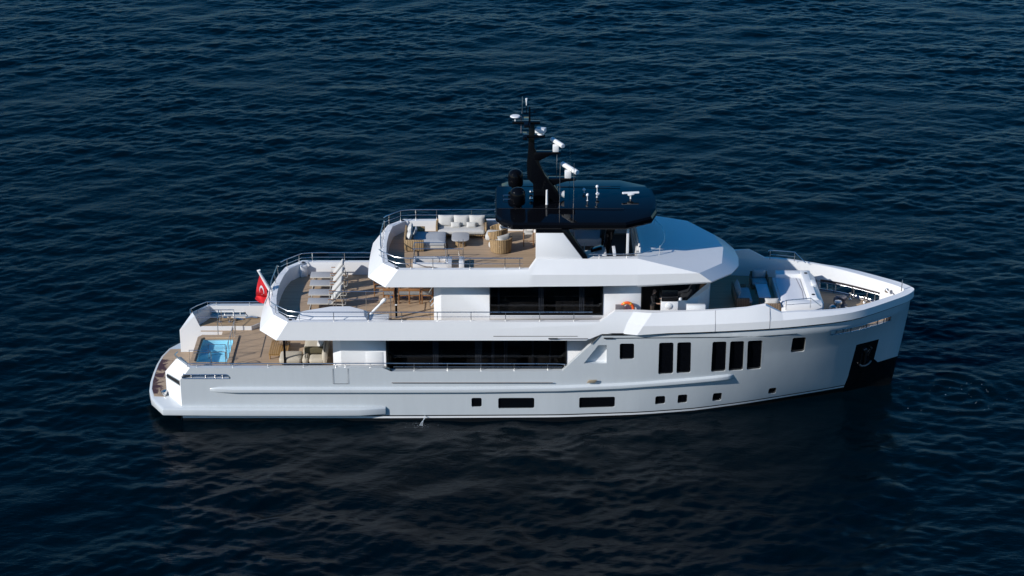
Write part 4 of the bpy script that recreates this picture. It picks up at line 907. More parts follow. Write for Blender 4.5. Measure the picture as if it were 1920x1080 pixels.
# ---- upper aft deck fixtures
lk = MB()
lb = [(-10.5,-3.5),(-7.1,-3.5),(-7.05,-2.6),(-7.9,-2.25),(-9.0,-2.25),(-10.4,-2.6)]
lk.loft([[(x,y,ZB+.003) for x, y in lb],[(x,y,5.05) for x, y in lb],[(x*.985-.13,y*.99,5.14) for x, y in lb],[(-10.25,-3.3,5.26),(-7.25,-3.3,5.26),(-7.3,-2.75,5.32),(-8.0,-2.45,5.38),(-8.9,-2.45,5.37),(-10.1,-2.75,5.28)]], True, True, True)
lock = part(lk, 'tender_locker', [WHITE], 0.02, smooth=20)
g = MB()
for x in (-9.6,-8.2,-7.2): g.box(x-.03,x+.03,-3.53,-3.49,5.0,5.06)
g.tube([(-8.45,-3.55,4.92),(-8.0,-3.55,4.9)], .04, 6); g.tube([(-7.9,-3.6,4.9),(-7.7,-3.62,4.95),(-7.55,-3.6,4.88)], .05, 6)
part(g, 'locker_latch', [RUBBER], 0, lock)
dv = MB().tube([(-7.05,-2.8,5.05),(-6.75,-2.8,5.38),(-6.5,-2.8,5.65),(-6.42,-2.8,5.74),(-6.28,-2.8,5.88),(-6.24,-2.8,5.93)], [.05,.06,.05,.09,.10,.04], 10)
part(dv, 'davit_arm', [WHITE], 0)
part(MB().box(-7.15,-6.1,-3.4,-2.5,ZB+.003,5.02), 'davit_base', [WHITE], 0.03)
rail('stairwell_rail', [([(-8.9,-1.05,5.55),(-6.1,-1.05,5.55)], .02),([(-8.9,-1.05,5.15),(-6.1,-1.05,5.15)], .013),([(-6.1,-1.05,5.55),(-6.05,-2.05,5.5)], .02)], .02, [((x,-1.05,ZB),(x,-1.05,5.55)) for x in (-8.9,-7.3,-6.1)]+[((-6.05,-2.05,ZB),(-6.05,-2.05,5.5)),((-8.75,-1.2,ZB),(-8.75,-1.2,5.5))])
for sd in (-1, 1):
    rail('sundeck_stair_rail', [([(-4.15,sd*2.2,ZB),(-4.15,sd*2.2,5.5),(-3.3,sd*2.2,6.6)], .02),([(-4.1,sd*2.35,5.35),(-3.2,sd*2.35,6.5)], .03),([(-4.2,sd*2.0,5.9),(-3.9,sd*2.0,6.4)], .02)])
    part(MB().box(-5.85,-5.75,sd*1.8-.05,sd*1.8+.05,ZB,6.8), 'overhang_pillar', [BLACKP], 0.01)
    part(MB().box(-11.34,-11.23,sd*1.85-.05,sd*1.85+.05,ZM,4.26), 'overhang_pillar', [BLACKP], 0.01)
    part(MB().box(-5.855,-5.745,sd*1.8-.056,sd*1.8+.056,5.15,5.22), 'pillar_collar', [WHITE], 0.005)

# ---- foredeck fixtures
fd = MB()
fd.prism([(12.85,-2.1),(14.25,-2.1),(14.25,2.1),(12.85,2.1)], ZB, 4.98)
fd.prism([(13.0,-2.25),(14.75,-2.25),(14.75,-1.75),(13.0,-1.72)], ZB, 5.42)
fd.prism([(13.0,2.25),(14.75,2.25),(14.75,1.75),(13.0,1.72)][::-1], ZB, 5.30)
fd.loft([[(14.2,y,z) for y, z in ((-1.74,4.0),(-1.74,5.5),(1.74,5.5),(1.74,4.0))],[(14.55,y,z) for y, z in ((-1.74,4.0),(-1.74,5.52),(1.74,5.52),(1.74,4.0))],[(14.9,y,z) for y, z in ((-1.74,4.0),(-1.74,5.2),(1.74,5.2),(1.74,4.0))]], True, True, True)
sunb = part(fd, 'sunpad_unit', [WHITE], 0.03)
part(MB().cushion(12.92,14.18,-1.70,1.70,4.985,5.13,.06), 'sunpad_mattress', [PADB], 0, sunb)
part(MB().tube([(13.98,-1.6,5.135),(14.08,0,5.14),(13.98,1.6,5.135)], .012, 5), 'mattress_piping', [GREYBOX], 0, sunb)
for y in (-1.35,1.35): part(MB().lathe([(.09,0),(.09,.012),(.05,.012)], (14.42,y,5.512), 14), 'cup_holder', [RUBBER], 0, sunb)
part(MB().box(14.5,14.72,-.28,.28,5.40,5.62), 'cleat_box', [WHITE], 0.03, sunb)
for sd in (-1, 1):
    L = [(12.75,sd*3.2,5.95),(12.85,sd*3.2,6.0),(14.05,sd*2.93,6.0),(14.6,sd*2.72,5.5)]
    rail('foredeck_rail', [(L, .022),([(12.85,sd*3.2,5.77),(14.1,sd*2.93,5.75)], .013)], .022, [((12.85,sd*3.2,5.5),(12.85,sd*3.2,6.0)),((14.05,sd*2.93,5.5),(14.05,sd*2.93,6.0))])
    rail('slot_rail', [([inner_pt(x, 4.52, sd, .03) for x in SLOTX], .011)], .02, [(inner_pt(x, 4.0, sd, .05), inner_pt(x, 4.62, sd, .05)) for x in (15.3,16.2,17.1,17.8)], m=ANCHOR)
    for x in (16.75,17.4): part(MB().lathe([(.07,0),(.09,.02),(.05,.08),(.05,.26),(.09,.3),(.08,.34),(.01,.35)], (x,sd*(hy(x,4.3)-.75),4.002), 12), 'bow_bollard', [STEEL], 0)
wl = MB().lathe([(.26,0),(.26,.05),(.2,.09),(.14,.14),(.13,.34),(.19,.42),(.20,.5),(.18,.55),(.02,.56)], (15.9,.05,4.002), 18); wl.lathe([(.0,-.16),(.2,-.16),(.24,-.05),(.24,.05),(.2,.16),(0,.16)], (15.62,-.2,4.22), 14, axis='Y'); wl.tube([(15.45,-.25,4.1),(15.3,-.3,4.06),(16.6,-.35,4.05)], .05, 6)
part(wl, 'windlass', [STEEL], 0)
wl = MB().lathe([(.26,0),(.26,.05),(.2,.09),(.14,.14),(.13,.3),(.19,.38),(.20,.46),(.18,.5),(.02,.51)], (16.25,.75,4.002), 18); wl.lathe([(.0,-.16),(.2,-.16),(.24,-.05),(.24,.05),(.2,.16),(0,.16)], (16.05,.95,4.22), 14, axis='Y')
part(wl, 'windlass', [GREYBOX], 0); part(MB().tube([(16.3,.3,4.1),(16.75,.2,4.05),(17.4,.1,4.06),(18.0,.05,4.1)], .05, 6), 'anchor_chain', [STEEL], 0)
part(MB().tube([(18.95,-.05,5.14),(18.97,-.05,5.75)], [.03,.018], 8), 'jackstaff', [STEEL], 0)
part(MB().lathe([(.1,0),(.12,-.05),(.05,-.08)], (18.35,.5,4.95), 12, axis='Y').tube([(18.3,.42,5.0),(18.45,.3,4.9)], .04, 6), 'bow_light', [STEEL], 0)

# ---- helm station on the sundeck, below the hardtop
hs = MB(); hs.prism([(3.0,-2.75),(4.0,-2.75),(4.35,-1.1),(3.0,-1.1)], ZS+.013, 7.75); hs.box(3.75,4.3,-2.4,-1.2,7.75,8.0,ry=R(-15))
helm = part(hs, 'helm_console', [WHITE], 0.04)
part(MB().box(3.55,4.1,-1.9,-1.3,8.0,8.03,ry=R(-15)).box(3.4,3.75,-2.3,-1.95,7.76,7.80), 'helm_screen', [GLASS], 0.01, helm)
ww = MB().tube([(3.25+.0*math.cos(a),-1.6+.28*math.cos(a),8.0+.28*math.sin(a)) for a in [2*math.pi*k/20 for k in range(20)]], .022, 6, True)
for k in range(3): a = R(120*k+30); ww.tube([(3.25,-1.6,8.0),(3.25,-1.6+.28*math.cos(a),8.0+.28*math.sin(a))], .015, 5)
part(ww, 'steering_wheel', [GREYF], 0, helm)
def helm_seat(x, y):
    part(MB().box(x-.3,x+.3,y-.28,y+.28,ZS+.4,ZS+.6).box(x-.35,x-.2,y-.28,y+.28,ZS+.55,ZS+1.15,ry=R(-8)).lathe([(.22,0),(.22,.03),(.06,.05),(.06,.4)], (x,y,ZS+.013), 14), 'helm_seat', [PADB], 0.05)
helm_seat(2.6,-1.65); helm_seat(4.95,-2.1)
so_ = MB(); so_.box(2.9,4.2,.9,2.6,ZS+.013,ZS+.42); so_.box(2.9,4.2,2.2,2.6,ZS+.42,ZS+.85); so_.box(1.9,2.9,1.9,2.6,ZS+.013,ZS+.42)
part(so_, 'helm_settee', [PADB], 0.06)

# ================================================================== loose things
def lounger():
    t = thing('sun_lounger', '', 'sun lounger')
    w = .36; part_ = lambda mb, n, m, b=0: mb.build(n, [m], t, b)
    fr = MB()
    for y in (-w, w): fr.tube([(.02,y,.34),(1.22,y,.34)], .022, 6)
    fr.tube([(.02,-w,.34),(.02,w,.34)], .022, 6); fr.tube([(1.22,-w,.34),(1.22,w,.34)], .022, 6); fr.tube([(1.22,-w,.34),(1.86,-w,.32)], .02, 6); fr.tube([(1.22,w,.34),(1.86,w,.32)], .02, 6); fr.tube([(1.86,-w,.32),(1.86,w,.32)], .02, 6)
    part_(fr, 'frame', FRAME)
    for x in (.12, 1.75):
        for y in (-w, w): part_(MB().tube([(x+(.06 if x < 1 else -.06),y,.34),(x-(.04 if x < 1 else -.04),y,0)], .02, 6), 'leg', FRAME)
    part_(MB().box(.0,1.2,-w+.02,w-.02,.355,.375), 'sling', SLING, .006)
    c = Vector((1.2,0,.36)); part_(MB().box(1.2,2.02,-w+.02,w-.02,.355,.385,ry=-R(52),c=c), 'backrest', SLING, .006)
    part_(MB().cushion(1.24,2.06,-w+.02,w-.02,.385,.50,.05,ry=-R(52),c=c), 'back_cushion', CREAM)
    bf = MB()
    for y in (-w, w): bf.tube([(1.2,y,.36),(1.2+.85*math.cos(R(50)),y,.36+.85*math.sin(R(50)))], .02, 6); bf.tube([(1.62,y,.86),(1.80,y,.02)], .016, 6)
    part_(bf, 'back_frame', FRAME)
    for y in (-w-.03, w+.03): part_(MB().box(1.02,1.42,y-.03,y+.03,.58,.605), 'armrest', WOOD, .008); part_(MB().tube([(1.05,y,.58),(1.02,y,.34)], .016, 6), 'armrest_post', FRAME)
    return t
LAB = ['grey sling sun lounger nearest the stairwell rail on the upper aft deck', 'second grey sling sun lounger from the stairwell rail on the upper aft deck', 'second grey sling sun lounger from the far bulwark on the upper aft deck', 'grey sling sun lounger nearest the far bulwark on the upper aft deck']
l0 = lounger()
for i, (x, y) in enumerate(((-10.18,-.60),(-10.22,.50),(-10.26,1.68),(-10.32,2.74))):
    o = l0 if i == 0 else copy_tree(l0); o.location = (x, y, ZB+.002); tag(o, LAB[i], 'sun lounger', 'sun loungers in a row on the upper aft deck')

def dining_chair():
    t = thing('dining_chair', '', 'chair'); B = lambda mb, n, m, b=0: mb.build(n, [m], t, b)
    for x in (-.25,.25):
        B(MB().tube([(x,-.26,0),(x,-.25,.45),(x,-.27,.80)], [.022,.026,.02], 7), 'rear_leg', WOOD); B(MB().tube([(x,.25,0),(x,.25,.64)], [.02,.024], 7), 'front_leg', WOOD)
        B(MB().box(x-.03,x+.03,-.26,.28,.64,.665), 'armrest', WOOD, .008)
    B(MB().box(-.25,.25,-.25,.25,.40,.45), 'seat_frame', WOOD, .01); B(MB().cushion(-.23,.23,-.23,.24,.45,.50,.03), 'seat', SEATC)
    B(MB().box(-.25,.25,-.285,-.255,.68,.82), 'backrest', WOOD, .01); B(MB().box(-.24,.24,-.275,-.262,.50,.68), 'back_weave', SEATC)
    return t
d0 = dining_chair(); DL = ['woven-seat teak dining chair beside the black overhang pillar, foremost of those aft of it on the near row', 'woven-seat teak dining chair just forward of the black overhang pillar', 'woven-seat teak dining chair second from the chrome stair handrails', 'woven-seat teak dining chair right beside the chrome stair handrails', 'woven-seat teak dining chair at the aft head of the dining table']
DL[0] = 'woven-seat teak dining chair just aft of the black overhang pillar, its back to us'
for i, (x, y, a) in enumerate(((-6.25,.12,0),(-5.50,.12,0),(-4.98,.12,0),(-4.36,.12,0),(-6.75,1.05,-90))):
    o = d0 if i == 0 else copy_tree(d0); o.location = (x, y, ZB+.002); o.rotation_euler = (0,0,R(a)); tag(o, DL[i], 'chair', 'teak dining chairs under the sundeck overhang')
t = thing('dining_table', 'long teak dining table behind the row of woven dining chairs', 'table', (-5.2,1.05,ZB+.002))
MB().box(-1.3,1.3,-.5,.5,.70,.745).build('tabletop', [WOOD], t, .012)
for x in (-1.1,1.1):
    for y in (-.4,.4): MB().tube([(x,y,0),(x,y,.70)], .04, 8).build('leg', [WOOD], t)
# pot shapes added for small blue spots of unknown nature under the table
ll = None
for i, (x, y) in enumerate(((-6.1,.72),(-5.52,.72),(-4.5,.72))):
    if ll is None:
        ll = thing('blue_pot', '', 'pot'); MB().lathe([(.10,0),(.11,.03),(.11,.22),(.09,.25)], (0,0,0), 14).build('pot_body', [BLUEC], ll); MB().tube([(-.09,0,.25),(-.06,0,.36),(.06,0,.36),(.09,0,.25)], .01, 5).build('handle', [STEEL], ll); o = ll
    else: o = copy_tree(ll)
    o.location = (x, y, ZB+.002); tag(o, ['small blue pot under the dining table, just aft of the black overhang pillar','small blue pot under the dining table, just forward of the black overhang pillar','small blue pot under the dining table, nearest the chrome stair handrails'][i], 'pot', 'blue pots under the dining table')

# --- sundeck lounge
ZD = ZS+.002
t = thing('rattan_sofa', 'three-seat rattan sofa with cream cushions along the far sundeck bulwark', 'sofa', (-2.7,2.42,ZD)); B = lambda mb, n, m, b=0: mb.build(n, [m], t, b)
B(MB().box(-1.2,1.2,-.42,.42,.12,.24), 'base', RATTAN, .02); B(MB().box(-1.24,1.24,.36,.48,.1,.72), 'back_panel', RATTAN, .03)
for x in (-1.22,1.22): B(MB().box(x-.05,x+.05,-.40,.46,.06,.62 if x > 0 else .66), 'arm', RATTAN, .03)
B(MB().cushion(-1.16,1.16,-.50,.34,.24,.44,.07), 'seat_cushion', CREAM)
for k in range(3): B(MB().pillow((-.77+.77*k,.24,.70), .78,.56,.24, Matrix.Rotation(R(76),3,'X')), 'back_cushion', CREAM)
for x in (-1.1,1.1):
    for y in (-.36,.4): B(MB().tube([(x,y,0),(x,y,.12)], .03, 6), 'leg', WOOD)
for i, (x, lab) in enumerate(((-2.98,'small cream throw pillow on the aft half of the rattan sofa'),(-2.20,'small cream throw pillow on the forward half of the rattan sofa'))):
    o = MB().pillow((0,0,0), .5,.28,.15, Matrix.Rotation(R(70),3,'X')).build('throw_pillow', [CREAM], None, 0, 60, (x,2.42,ZD+.57)); tag(o, lab, 'pillow', 'throw pillows on the sundeck sofa')
t = thing('rattan_daybed', 'rattan daybed with deep pale grey mattress facing forward on the sundeck', 'daybed', (-4.45,1.15,ZD)); B = lambda mb, n, m, b=0: mb.build(n, [m], t, b)
B(MB().box(-.85,.95,-.72,.80,.10,.22), 'base', FRAME, .02); B(MB().cushion(-.62,1.0,-.74,.80,.22,.42,.07), 'mattress', GREYF)
B(MB().box(-1.02,-.92,-.86,.92,.08,.72), 'back_panel', RATTAN, .04)
for y in (-.88,.94): B(MB().box(-.98,-.05,y-.05,y+.05,.04,.62), 'arm', RATTAN, .04)
for k in range(2): B(MB().pillow((-.78,-.36+.82*k,.60), .62,.80,.26, Matrix.Rotation(R(-74),3,'Y')), 'back_cushion', CREAM)
for x in (-.8,.85):
    for y in (-.62,.68): B(MB().tube([(x,y,0),(x,y,.10)], .03, 6), 'leg', WOOD)
o = MB().pillow((0,0,0), .42,.42,.18, Matrix.Rotation(R(-66),3,'Y')).build('throw_pillow', [GREYF], None, 0, 60, (-4.98,1.5,ZD+.60)); tag(o, 'pale grey throw pillow leaning on the sundeck daybed', 'pillow')
t = thing('coffee_table', 'rounded grey stone coffee table on a rattan drum base', 'table', (-2.73,1.18,ZD)); B = lambda mb, n, m, b=0: mb.build(n, [m], t, b)
def rrect(a, b, q, k=5):
    o = []
    for cx, cy, s0 in ((a-q,-b+q,-90),(a-q,b-q,0),(-a+q,b-q,90),(-a+q,-b+q,180)):
        for i in range(k+1): an = R(s0+90*i/k); o.append((cx+q*math.cos(an), cy+q*math.sin(an)))
    return o
B(MB().prism(rrect(.43,.58,.24), .40, .44), 'tabletop', STONE, .01); B(MB().prism(rrect(.24,.30,.1), 0, .40), 'drum_base', RATTAN, .01)
def tub_chair(label, loc, rz):
    t = thing('tub_armchair', label, 'armchair', loc, R(rz), 'rattan tub armchairs on the sundeck'); t.scale = (1.28,1.28,1.12); B = lambda mb, n, m, b=0: mb.build(n, [m], t, b, 50)
    rings = []
    for z, k in ((.04,.90),(.35,.97),(.66,1.0)):
        rings.append([(.44*k*math.cos(R(a)),.44*k*math.sin(R(a)), z-(.14*max(0,(abs(a-180)-70)/65) if z > .5 else 0)) for a in range(45,316,15)])
    inn = [[(p[0]*.86,p[1]*.86,p[2]) for p in q] for q in rings]
    g = MB().loft(rings+inn[::-1], False); g.f.append(tuple(0+i*len(rings[0]) for i in range(6))); g.m.append(0); g.f.append(tuple(len(rings[0])-1+i*len(rings[0]) for i in range(6))); g.m.append(0)
    B(g, 'shell', RATTAN); B(MB().lathe([(.36,0),(.38,.04),(.38,.10)], (0,0,0), 18), 'base', RATTAND)
    B(MB().cushion(-.32,.42,-.33,.33,.10,.40,.09), 'seat_cushion', CREAM); B(MB().pillow((-.24,0,.60),.46,.62,.2,Matrix.Rotation(R(-72),3,'Y')), 'back_cushion', CREAM)
    return t
tub_chair('rattan tub armchair with its woven back towards us on the sundeck', (-.74,.38,ZD), 128)
tub_chair('rattan tub armchair beside the sofa, its cream seat facing aft', (-.94,1.72,ZD), 172)
t = thing('bar_chair', 'teak bar chair behind the white hardtop support', 'chair', (.62,1.15,ZD)); B = lambda mb, n, m, b=0: mb.build(n, [m], t, b)
for x in (-.24,.24):
    for y in (-.22,.22): B(MB().tube([(x,y,0),(x*.95,y*.95,.95 if y > 0 else .72)], .024, 6), 'leg', WOOD)
B(MB().cushion(-.23,.23,-.22,.22,.62,.70,.03), 'seat', CREAM); B(MB().box(-.24,.24,.2,.23,.82,.98), 'backrest', WOOD, .01); B(MB().box(-.24,.24,-.24,-.2,.28,.31), 'footrest', WOOD, .005)
t = thing('teak_bar', 'small teak bar cabinet with golden slats below the hardtop', 'bar cabinet', (1.95,.7,ZS+.013)); B = lambda mb, n, m, b=0: mb.build(n, [m], t, b)
B(MB().box(-.5,.45,-.3,.5,0,.85), 'cabinet', WOOD, .02); B(MB().box(-.55,.5,-.35,.55,.852,.89), 'countertop', STONE, .01)
o = MB().lathe([(.07,0),(.08,.02),(.08,.24),(.05,.30),(.05,.36)], (0,0,0), 12).build('water_bottle', [RUBBER], None, 0, 50, (-3.42,.62,ZD)); tag(o, 'dark bottle standing by the daybed corner and hatch rail', 'bottle')

# --- main aft deck lounge
ZA = ZM
t = thing('corner_sofa', 'cream corner sofa with chaise under the upper deck overhang', 'sofa', (-10.5,-.9,ZA)); B = lambda mb, n, m, b=0: mb.build(n, [m], t, b)
B(MB().box(-.95,1.0,-.85,-.1,.04,.14).box(.05,1.0,-.1,1.6,.04,.14), 'base', RUBBER, .01)
B(MB().cushion(-1.08,.02,-.98,.0,.14,.44,.10), 'chaise_cushion', OATM); B(MB().cushion(.04,.36,-.98,.0,.14,.42,.10), 'seat_cushion', OATM)
B(MB().cushion(.38,1.15,-.98,-.30,.14,.40,.10), 'seat_cushion', OATM); B(MB().cushion(.02,1.0,.06,1.7,.14,.44,.10), 'seat_cushion', OATM)
B(MB().box(.1,1.12,-.30,-.06,.38,.70), 'backrest', OLIVE, .05); B(MB().cushion(1.02,1.26,-.98,1.7,.14,.74,.08), 'back_panel', OATM)
for i, (x, y, a, m, lab) in enumerate(((.86,.35,25,CREAM,'mottled cream pillow at the near end of the corner sofa back'),(.84,.95,-15,CREAM,'cream pillow standing in the middle of the corner sofa back'),(.9,1.35,10,OLIVE,'dark olive pillow at the far end of the corner sofa back'))):
    o = MB().pillow((0,0,0), .46,.5,.2, Matrix.Rotation(R(a),3,'Z') @ Matrix.Rotation(R(-65),3,'Y')).build('throw_pillow', [m], None, 0, 60, (-10.5+x,-.9+y,ZA+.66)); tag(o, lab, 'pillow', 'pillows on the aft deck corner sofa')
t = thing('slatted_table', 'low slatted teak table aft of the corner sofa', 'table', (-11.75,-.2,ZA)); B = lambda mb, n, m, b=0: mb.build(n, [m], t, b)
sl_ = MB()
for k in range(9): sl_.box(-.42+.105*k,-.42+.105*k+.08,-.85,.85,.27,.30)
TG = mat('golden_teak_slats', (0.34,0.20,0.07), .55, var=.2, vscale=8)
B(sl_, 'tabletop', TG, .006); B(MB().box(-.40,.50,-.82,-.76,.2,.268).box(-.40,.50,.76,.82,.2,.268), 'apron', TG, .006)
for x in (-.36,.46):
    for y in (-.78,.78): B(MB().tube([(x,y,0),(x,y,.2)], .035, 6), 'leg', TG)
t = thing('table_lantern', 'dark round lantern on the slatted teak table', 'lantern', (-11.55,.05,ZA+.302)); B = lambda mb, n, m, b=0: mb.build(n, [m], t, b, 50)
B(MB().lathe([(.10,0),(.19,.06),(.22,.16),(.19,.27),(.13,.32),(.13,.35)], (0,0,0), 18), 'body', RATTAND); B(MB().tube([(-.12,0,.34),(-.08,0,.46),(.08,0,.46),(.12,0,.34)], .012, 5), 'handle', RUBBER)

# --- foredeck lounge
def fore_chair(label, loc, rz, w, d, m=GREYF, seat=True):
    t = thing('deck_armchair', label, 'armchair', loc, R(rz), 'rattan armchairs on the foredeck'); B = lambda mb, n, mm, b=0: mb.build(n, [mm], t, b, 50)
    B(MB().box(-d/2,d/2,-w/2,w/2,.10,.24), 'base', RATTAND, .04)
    for y in (-w/2, w/2): B(MB().box(-d/2,d/2-.12,y-.035,y+.035,.10,.56), 'arm', RATTAND, .03)
    B(MB().box(-d/2-.06,-d/2+.02,-w/2,w/2,.10,.72), 'back_panel', RATTAND, .04)
    B(MB().cushion(-d/2+.08,d/2+.04,-w/2+.05,w/2-.05,.24,.42,.07), 'seat_cushion', m)
    B(MB().pillow((-d/2+.14,0,.64), .52, w-.16, .24, Matrix.Rotation(R(-74),3,'Y')), 'back_cushion', m)
    for x in (-d/2+.06,d/2-.08):
        for y in (-w/2+.06,w/2-.06): B(MB().tube([(x,y,0),(x,y,.10)], .025, 6), 'leg', WOOD)
    return t
ZF = ZB+.002
fore_chair('two-seat rattan armchair facing the bow, nearest the wheelhouse on the foredeck', (11.15,.15,ZF), 0, 1.75, .78)
fore_chair('rattan armchair by the far bulwark at the end of the foredeck table', (12.2,1.95,ZF), -90, .86, .75)
fore_chair('rattan armchair with sunlit cream cushion behind the near bulwark on the foredeck', (12.38,-1.35,ZF), 90, .86, .75, CREAM)
t = thing('foredeck_table', 'long pale low table between the foredeck armchairs', 'table', (12.2,.35,ZF)); B = lambda mb, n, m, b=0: mb.build(n, [m], t, b)
B(MB().prism(rrect(.30,.85,.05), .46, .50), 'tabletop', PADB, .01)
for x in (-.24,.24):
    for y in (-.75,.75): B(MB().tube([(x,y,0),(x,y,.46)], .03, 6), 'leg', RATTAND)

# --- flag
def flag():
    nu, nv = 26, 18; L, H = 1.55, 1.0; top = Vector((-12.53,0,6.03)); bot = Vector((-12.16,0,5.28))
    def P(u_, v_):   # u along the fly, v down the hoist; the cloth hangs limp and folds
        h = top.lerp(bot, v_)
        drop = (1-(1-u_)**1.5)
        x = h.x-0.36*u_*(1-.30*v_)-.05*math.sin(5*u_+2*v_); z = h.z-drop*(1.28-.6*v_)-.06*u_
        y = .24*math.sin(9*u_+3.0*v_)*u_**.7+.05*math.sin(17*u_-4*v_)*u_
        return Vector((x, y, z))
    fb = MB(); fb.loft([[tuple(P(i/nu, j/nv)) for i in range(nu+1)] for j in range(nv+1)], False)
    t = tag(fb.build('ensign_flag', [RED], None, 0, 80), 'red flag with white crescent and star hanging from the stern flagpole', 'flag')
    def onf(s, q, side): p = P(s, q); du = (P(s+.01, q)-P(s-.01, q)); dv = (P(s, q+.01)-P(s, q-.01)); nn = du.cross(dv).normalized(); return tuple(p+nn*.006*side)
    for side in (1, -1):
        g = MB(); cu_, cv, ro, ri_ = .33,.5,.22,.175; off = .055; outer_, inner_ = [], []
        for k in range(29):
            a = R(38+(360-76)*k/28); outer_.append((cu_+ro*math.cos(a)*H/L, cv+ro*math.sin(a)))
            xi, yi_ = math.cos(a)*ro, math.sin(a)*ro; d_ = Vector((xi-off, yi_)); d_ = d_.normalized()*ri_; inner_.append((cu_+(off+d_.x)*H/L, cv+d_.y))
        g.loft([[onf(a, b, side) for a, b in outer_],[onf(a, b, side) for a, b in inner_]], False)
        st5 = [(.565+(.10 if k % 2 == 0 else .04)*math.cos(R(180+36*k))*H/L, .5+(.10 if k % 2 == 0 else .04)*math.sin(R(180+36*k))) for k in range(10)]
        cpt = onf(.565,.5,side); sp_ = [onf(a, b, side) for a, b in st5]; g.add(sp_+[cpt], [(k,(k+1) % 10,10) for k in range(10)])
        g.build('crescent_and_star', [FLAGW], t, 0, 80)
flag()
# --- lifebuoy
lbm = MB().tube([(0+.30*math.cos(a),0,.30*math.sin(a)) for a in [2*math.pi*k/28 for k in range(28)]], .075, 10, True)
t = tag(lbm.build('lifebuoy', [ORANGE], None, 0, 60, (5.28,-3.02,5.50)), 'orange lifebuoy hanging on the upper house wall behind the bulwark', 'lifebuoy')
for a in (60,120,200,340): MB().tube([(.30*math.cos(R(a+q)),0,.30*math.sin(R(a+q))) for q in (-6,0,6)], .082, 10).build('strap', [YELLOW], t, 0, 60)
part(MB().box(5.18,5.38,-2.95,-2.82,5.7,5.75), 'buoy_hook', [STEEL], .005, sky_lounge)

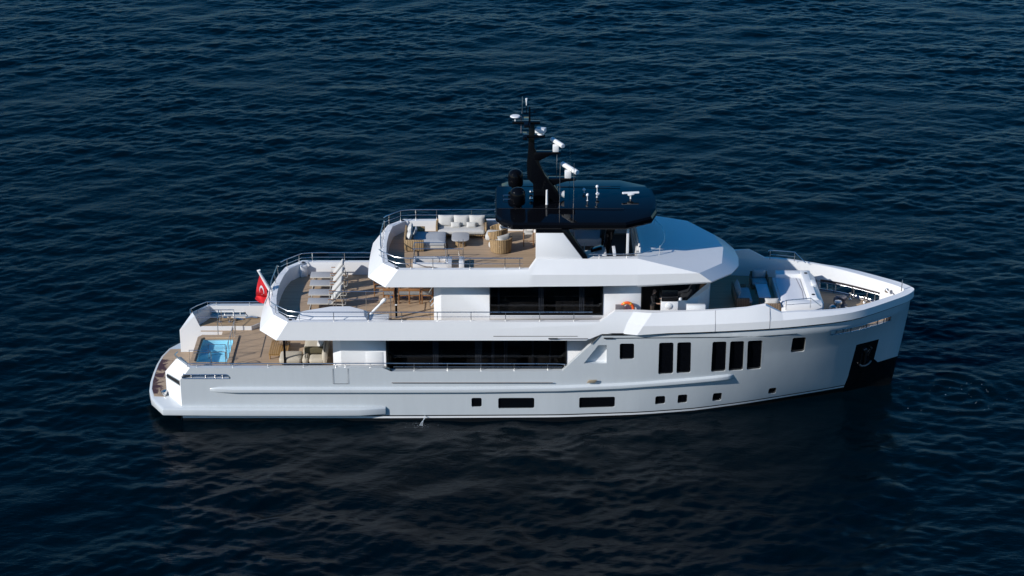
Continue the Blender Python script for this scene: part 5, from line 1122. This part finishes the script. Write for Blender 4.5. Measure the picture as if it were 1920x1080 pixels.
# --- person standing in the wheelhouse side doorway
def person():
    root = thing('person', 'bald person in black sweater and brown trousers standing in the wheelhouse side doorway', 'person', (6.52,-2.42,ZB+.006))
    J = {'pel':((0,0,.95),.135),'sp':((.0,0,1.15),.125),'ch':((.03,0,1.36),.15),'nk':((.06,0,1.50),.058),'hd0':((.085,0,1.58),.075),'hd1':((.10,0,1.66),.098),'hd2':((.10,0,1.74),.07)}
    for s_, k in ((1,'l'),(-1,'r')):
        J['hip'+k] = ((0,s_*.09,.90),.095); J['kn'+k] = ((.03,s_*.11,.50),.062); J['an'+k] = ((0,s_*.12,.09),.042); J['toe'+k] = ((.17,s_*.14,.035),.035)
        J['sh'+k] = ((.03,s_*.19,1.42),.068)
    J['ell'] = ((.16,.25,1.20),.045); J['wrl'] = ((.40,.18,1.24),.03); J['hal'] = ((.47,.16,1.26),.03)
    J['elr'] = ((.10,-.27,1.17),.045); J['wrr'] = ((.34,-.22,1.12),.03); J['har'] = ((.42,-.20,1.12),.03)
    E_ = [('pel','sp'),('sp','ch'),('ch','nk'),('nk','hd0'),('hd0','hd1'),('hd1','hd2')]
    for k in 'lr': E_ += [('pel','hip'+k),('hip'+k,'kn'+k),('kn'+k,'an'+k),('an'+k,'toe'+k),('ch','sh'+k),('sh'+k,'el'+k),('el'+k,'wr'+k),('wr'+k,'ha'+k)]
    for k, s_ in (('l',1),('r',-1)):
        hx, hy_, hz = J['ha'+k][0]
        for i, (dy, ln) in enumerate(((-.03,.07),(-.01,.085),(.012,.08),(.032,.062))):
            J[f'f{k}{i}'] = ((hx+.03,hy_+dy,hz),.0095); J[f'g{k}{i}'] = ((hx+.03+ln*.6,hy_+dy*1.15,hz-.012),.0085); J[f'h{k}{i}'] = ((hx+.03+ln,hy_+dy*1.2,hz-.04),.0075)
            E_ += [('ha'+k,f'f{k}{i}'),(f'f{k}{i}',f'g{k}{i}'),(f'g{k}{i}',f'h{k}{i}')]
        J['t1'+k] = ((hx-.01,hy_-s_*.045,hz+.015),.011); J['t2'+k] = ((hx+.035,hy_-s_*.065,hz+.01),.009); E_ += [('ha'+k,'t1'+k),('t1'+k,'t2'+k)]
    nm = list(J); me = bpy.data.meshes.new('person_skeleton'); me.from_pydata([J[k][0] for k in nm], [(nm.index(a), nm.index(b)) for a, b in E_], [])
    o = bpy.data.objects.new('body', me); C.objects.link(o)
    o.modifiers.new('skin', 'SKIN'); ss_ = o.modifiers.new('sub', 'SUBSURF'); ss_.levels = 1; ss_.render_levels = 1
    for i, k in enumerate(nm): v = me.skin_vertices[0].data[i]; v.radius = (J[k][1], J[k][1]); v.use_root = (k == 'pel')
    bpy.context.view_layer.update(); ev = o.evaluated_get(bpy.context.evaluated_depsgraph_get()); m2 = bpy.data.meshes.new_from_object(ev)
    bpy.data.objects.remove(o); m2.name = 'body'
    for mm in (SKIN, CLOTH, TROUS, RUBBER): m2.materials.append(mm)
    for p in m2.polygons:
        c = p.center; p.use_smooth = True
        p.material_index = 0 if (c.z > 1.5 or (c.x > .28 and c.z > 1.0)) else (1 if c.z > .93 else (3 if c.z < .08 else 2))
    b = bpy.data.objects.new('body', m2); C.objects.link(b); b.parent = root
    fc = MB().pillow((.19,0,1.645),.04,.03,.05).tube([(.165,-.03,1.60),(.175,0,1.597),(.165,.03,1.60)], .007, 5); 
    for s_ in (1,-1): fc.lathe([(0,-.03),(.025,-.02),(.03,0),(.025,.02),(0,.03)], (.09,s_*.098,1.65), 10)
    fc.build('face', [SKIN], root, 0, 60)
    ey = MB()
    for s_ in (1,-1): ey.lathe([(0,-.01),(.01,-.006),(.012,0),(.01,.006),(0,.01)], (.183,s_*.034,1.668), 8)
    ey.build('eye', [RUBBER], root, 0, 60)
    root.rotation_euler = (0,0,R(-18))
person()

# --- stirred foam and the discharge jet
FOAM = mat('white_foam', (0.34,0.37,0.40), .6, var=.1)
def flecks(name, label, cx, cy, sx, sy, n, smin, smax, seed, ring=None):
    rg = random.Random(seed); g = MB(); P_ = []
    for _ in range(n):
        if ring: a = rg.uniform(0, 6.28); d = rg.gauss(ring, .55); x, y = cx+d*math.cos(a)*sx, cy+d*math.sin(a)*sy
        else: x, y = rg.gauss(cx, sx), rg.gauss(cy, sy)
        P_.append((x, y, rg.uniform(smin, smax)*rg.random()**1.5+.008, rg.uniform(0, 3.14), rg.uniform(.3,1)))
    H_ = sea_h(np.array([p[0] for p in P_]), np.array([p[1] for p in P_]))
    for (x, y, s_, a, k), h in zip(P_, H_):
        m_ = 6; ring_ = [(x+s_*(math.cos(a)*math.cos(q)-k*math.sin(a)*math.sin(q))*rg.uniform(.6,1.1), y+s_*(math.sin(a)*math.cos(q)+k*math.cos(a)*math.sin(q))*rg.uniform(.6,1.1), h+.018) for q in [2*math.pi*i/m_ for i in range(m_)]]
        g.add(ring_+[(x, y, h+.018+s_*.35)], [(i,(i+1) % m_,m_) for i in range(m_)])
    tag(g.build(name, [FOAM], None, 0, 60), label, 'foam', None, 'stuff')
flecks('sea_foam', 'scattered white foam flecks on the stirred water off the bow', 21.6,-1.4,1.25,1.0,60,.008,.028,3,ring=1.5)
flecks('splash_foam', 'small patch of white splash where the discharge meets the sea', -4.6,-4.5,.34,.2,60,.006,.022,4)
JET = mat('falling_water', (0.7,0.75,0.78), .2, var=.1)
jt = MB()
for k in range(4):
    jt.tube([(-4.45+.02*k,-3.86,.22),(-4.47+.02*k,-4.1,.18),(-4.5-.03*k,-4.3,.08),(-4.52-.05*k,-4.45,-.05)], [.006,.006,.005,.008], 5)
tag(jt.build('water_jet', [JET], None, 0, 60), 'thin jet of discharge water falling from the hull side', 'water jet')
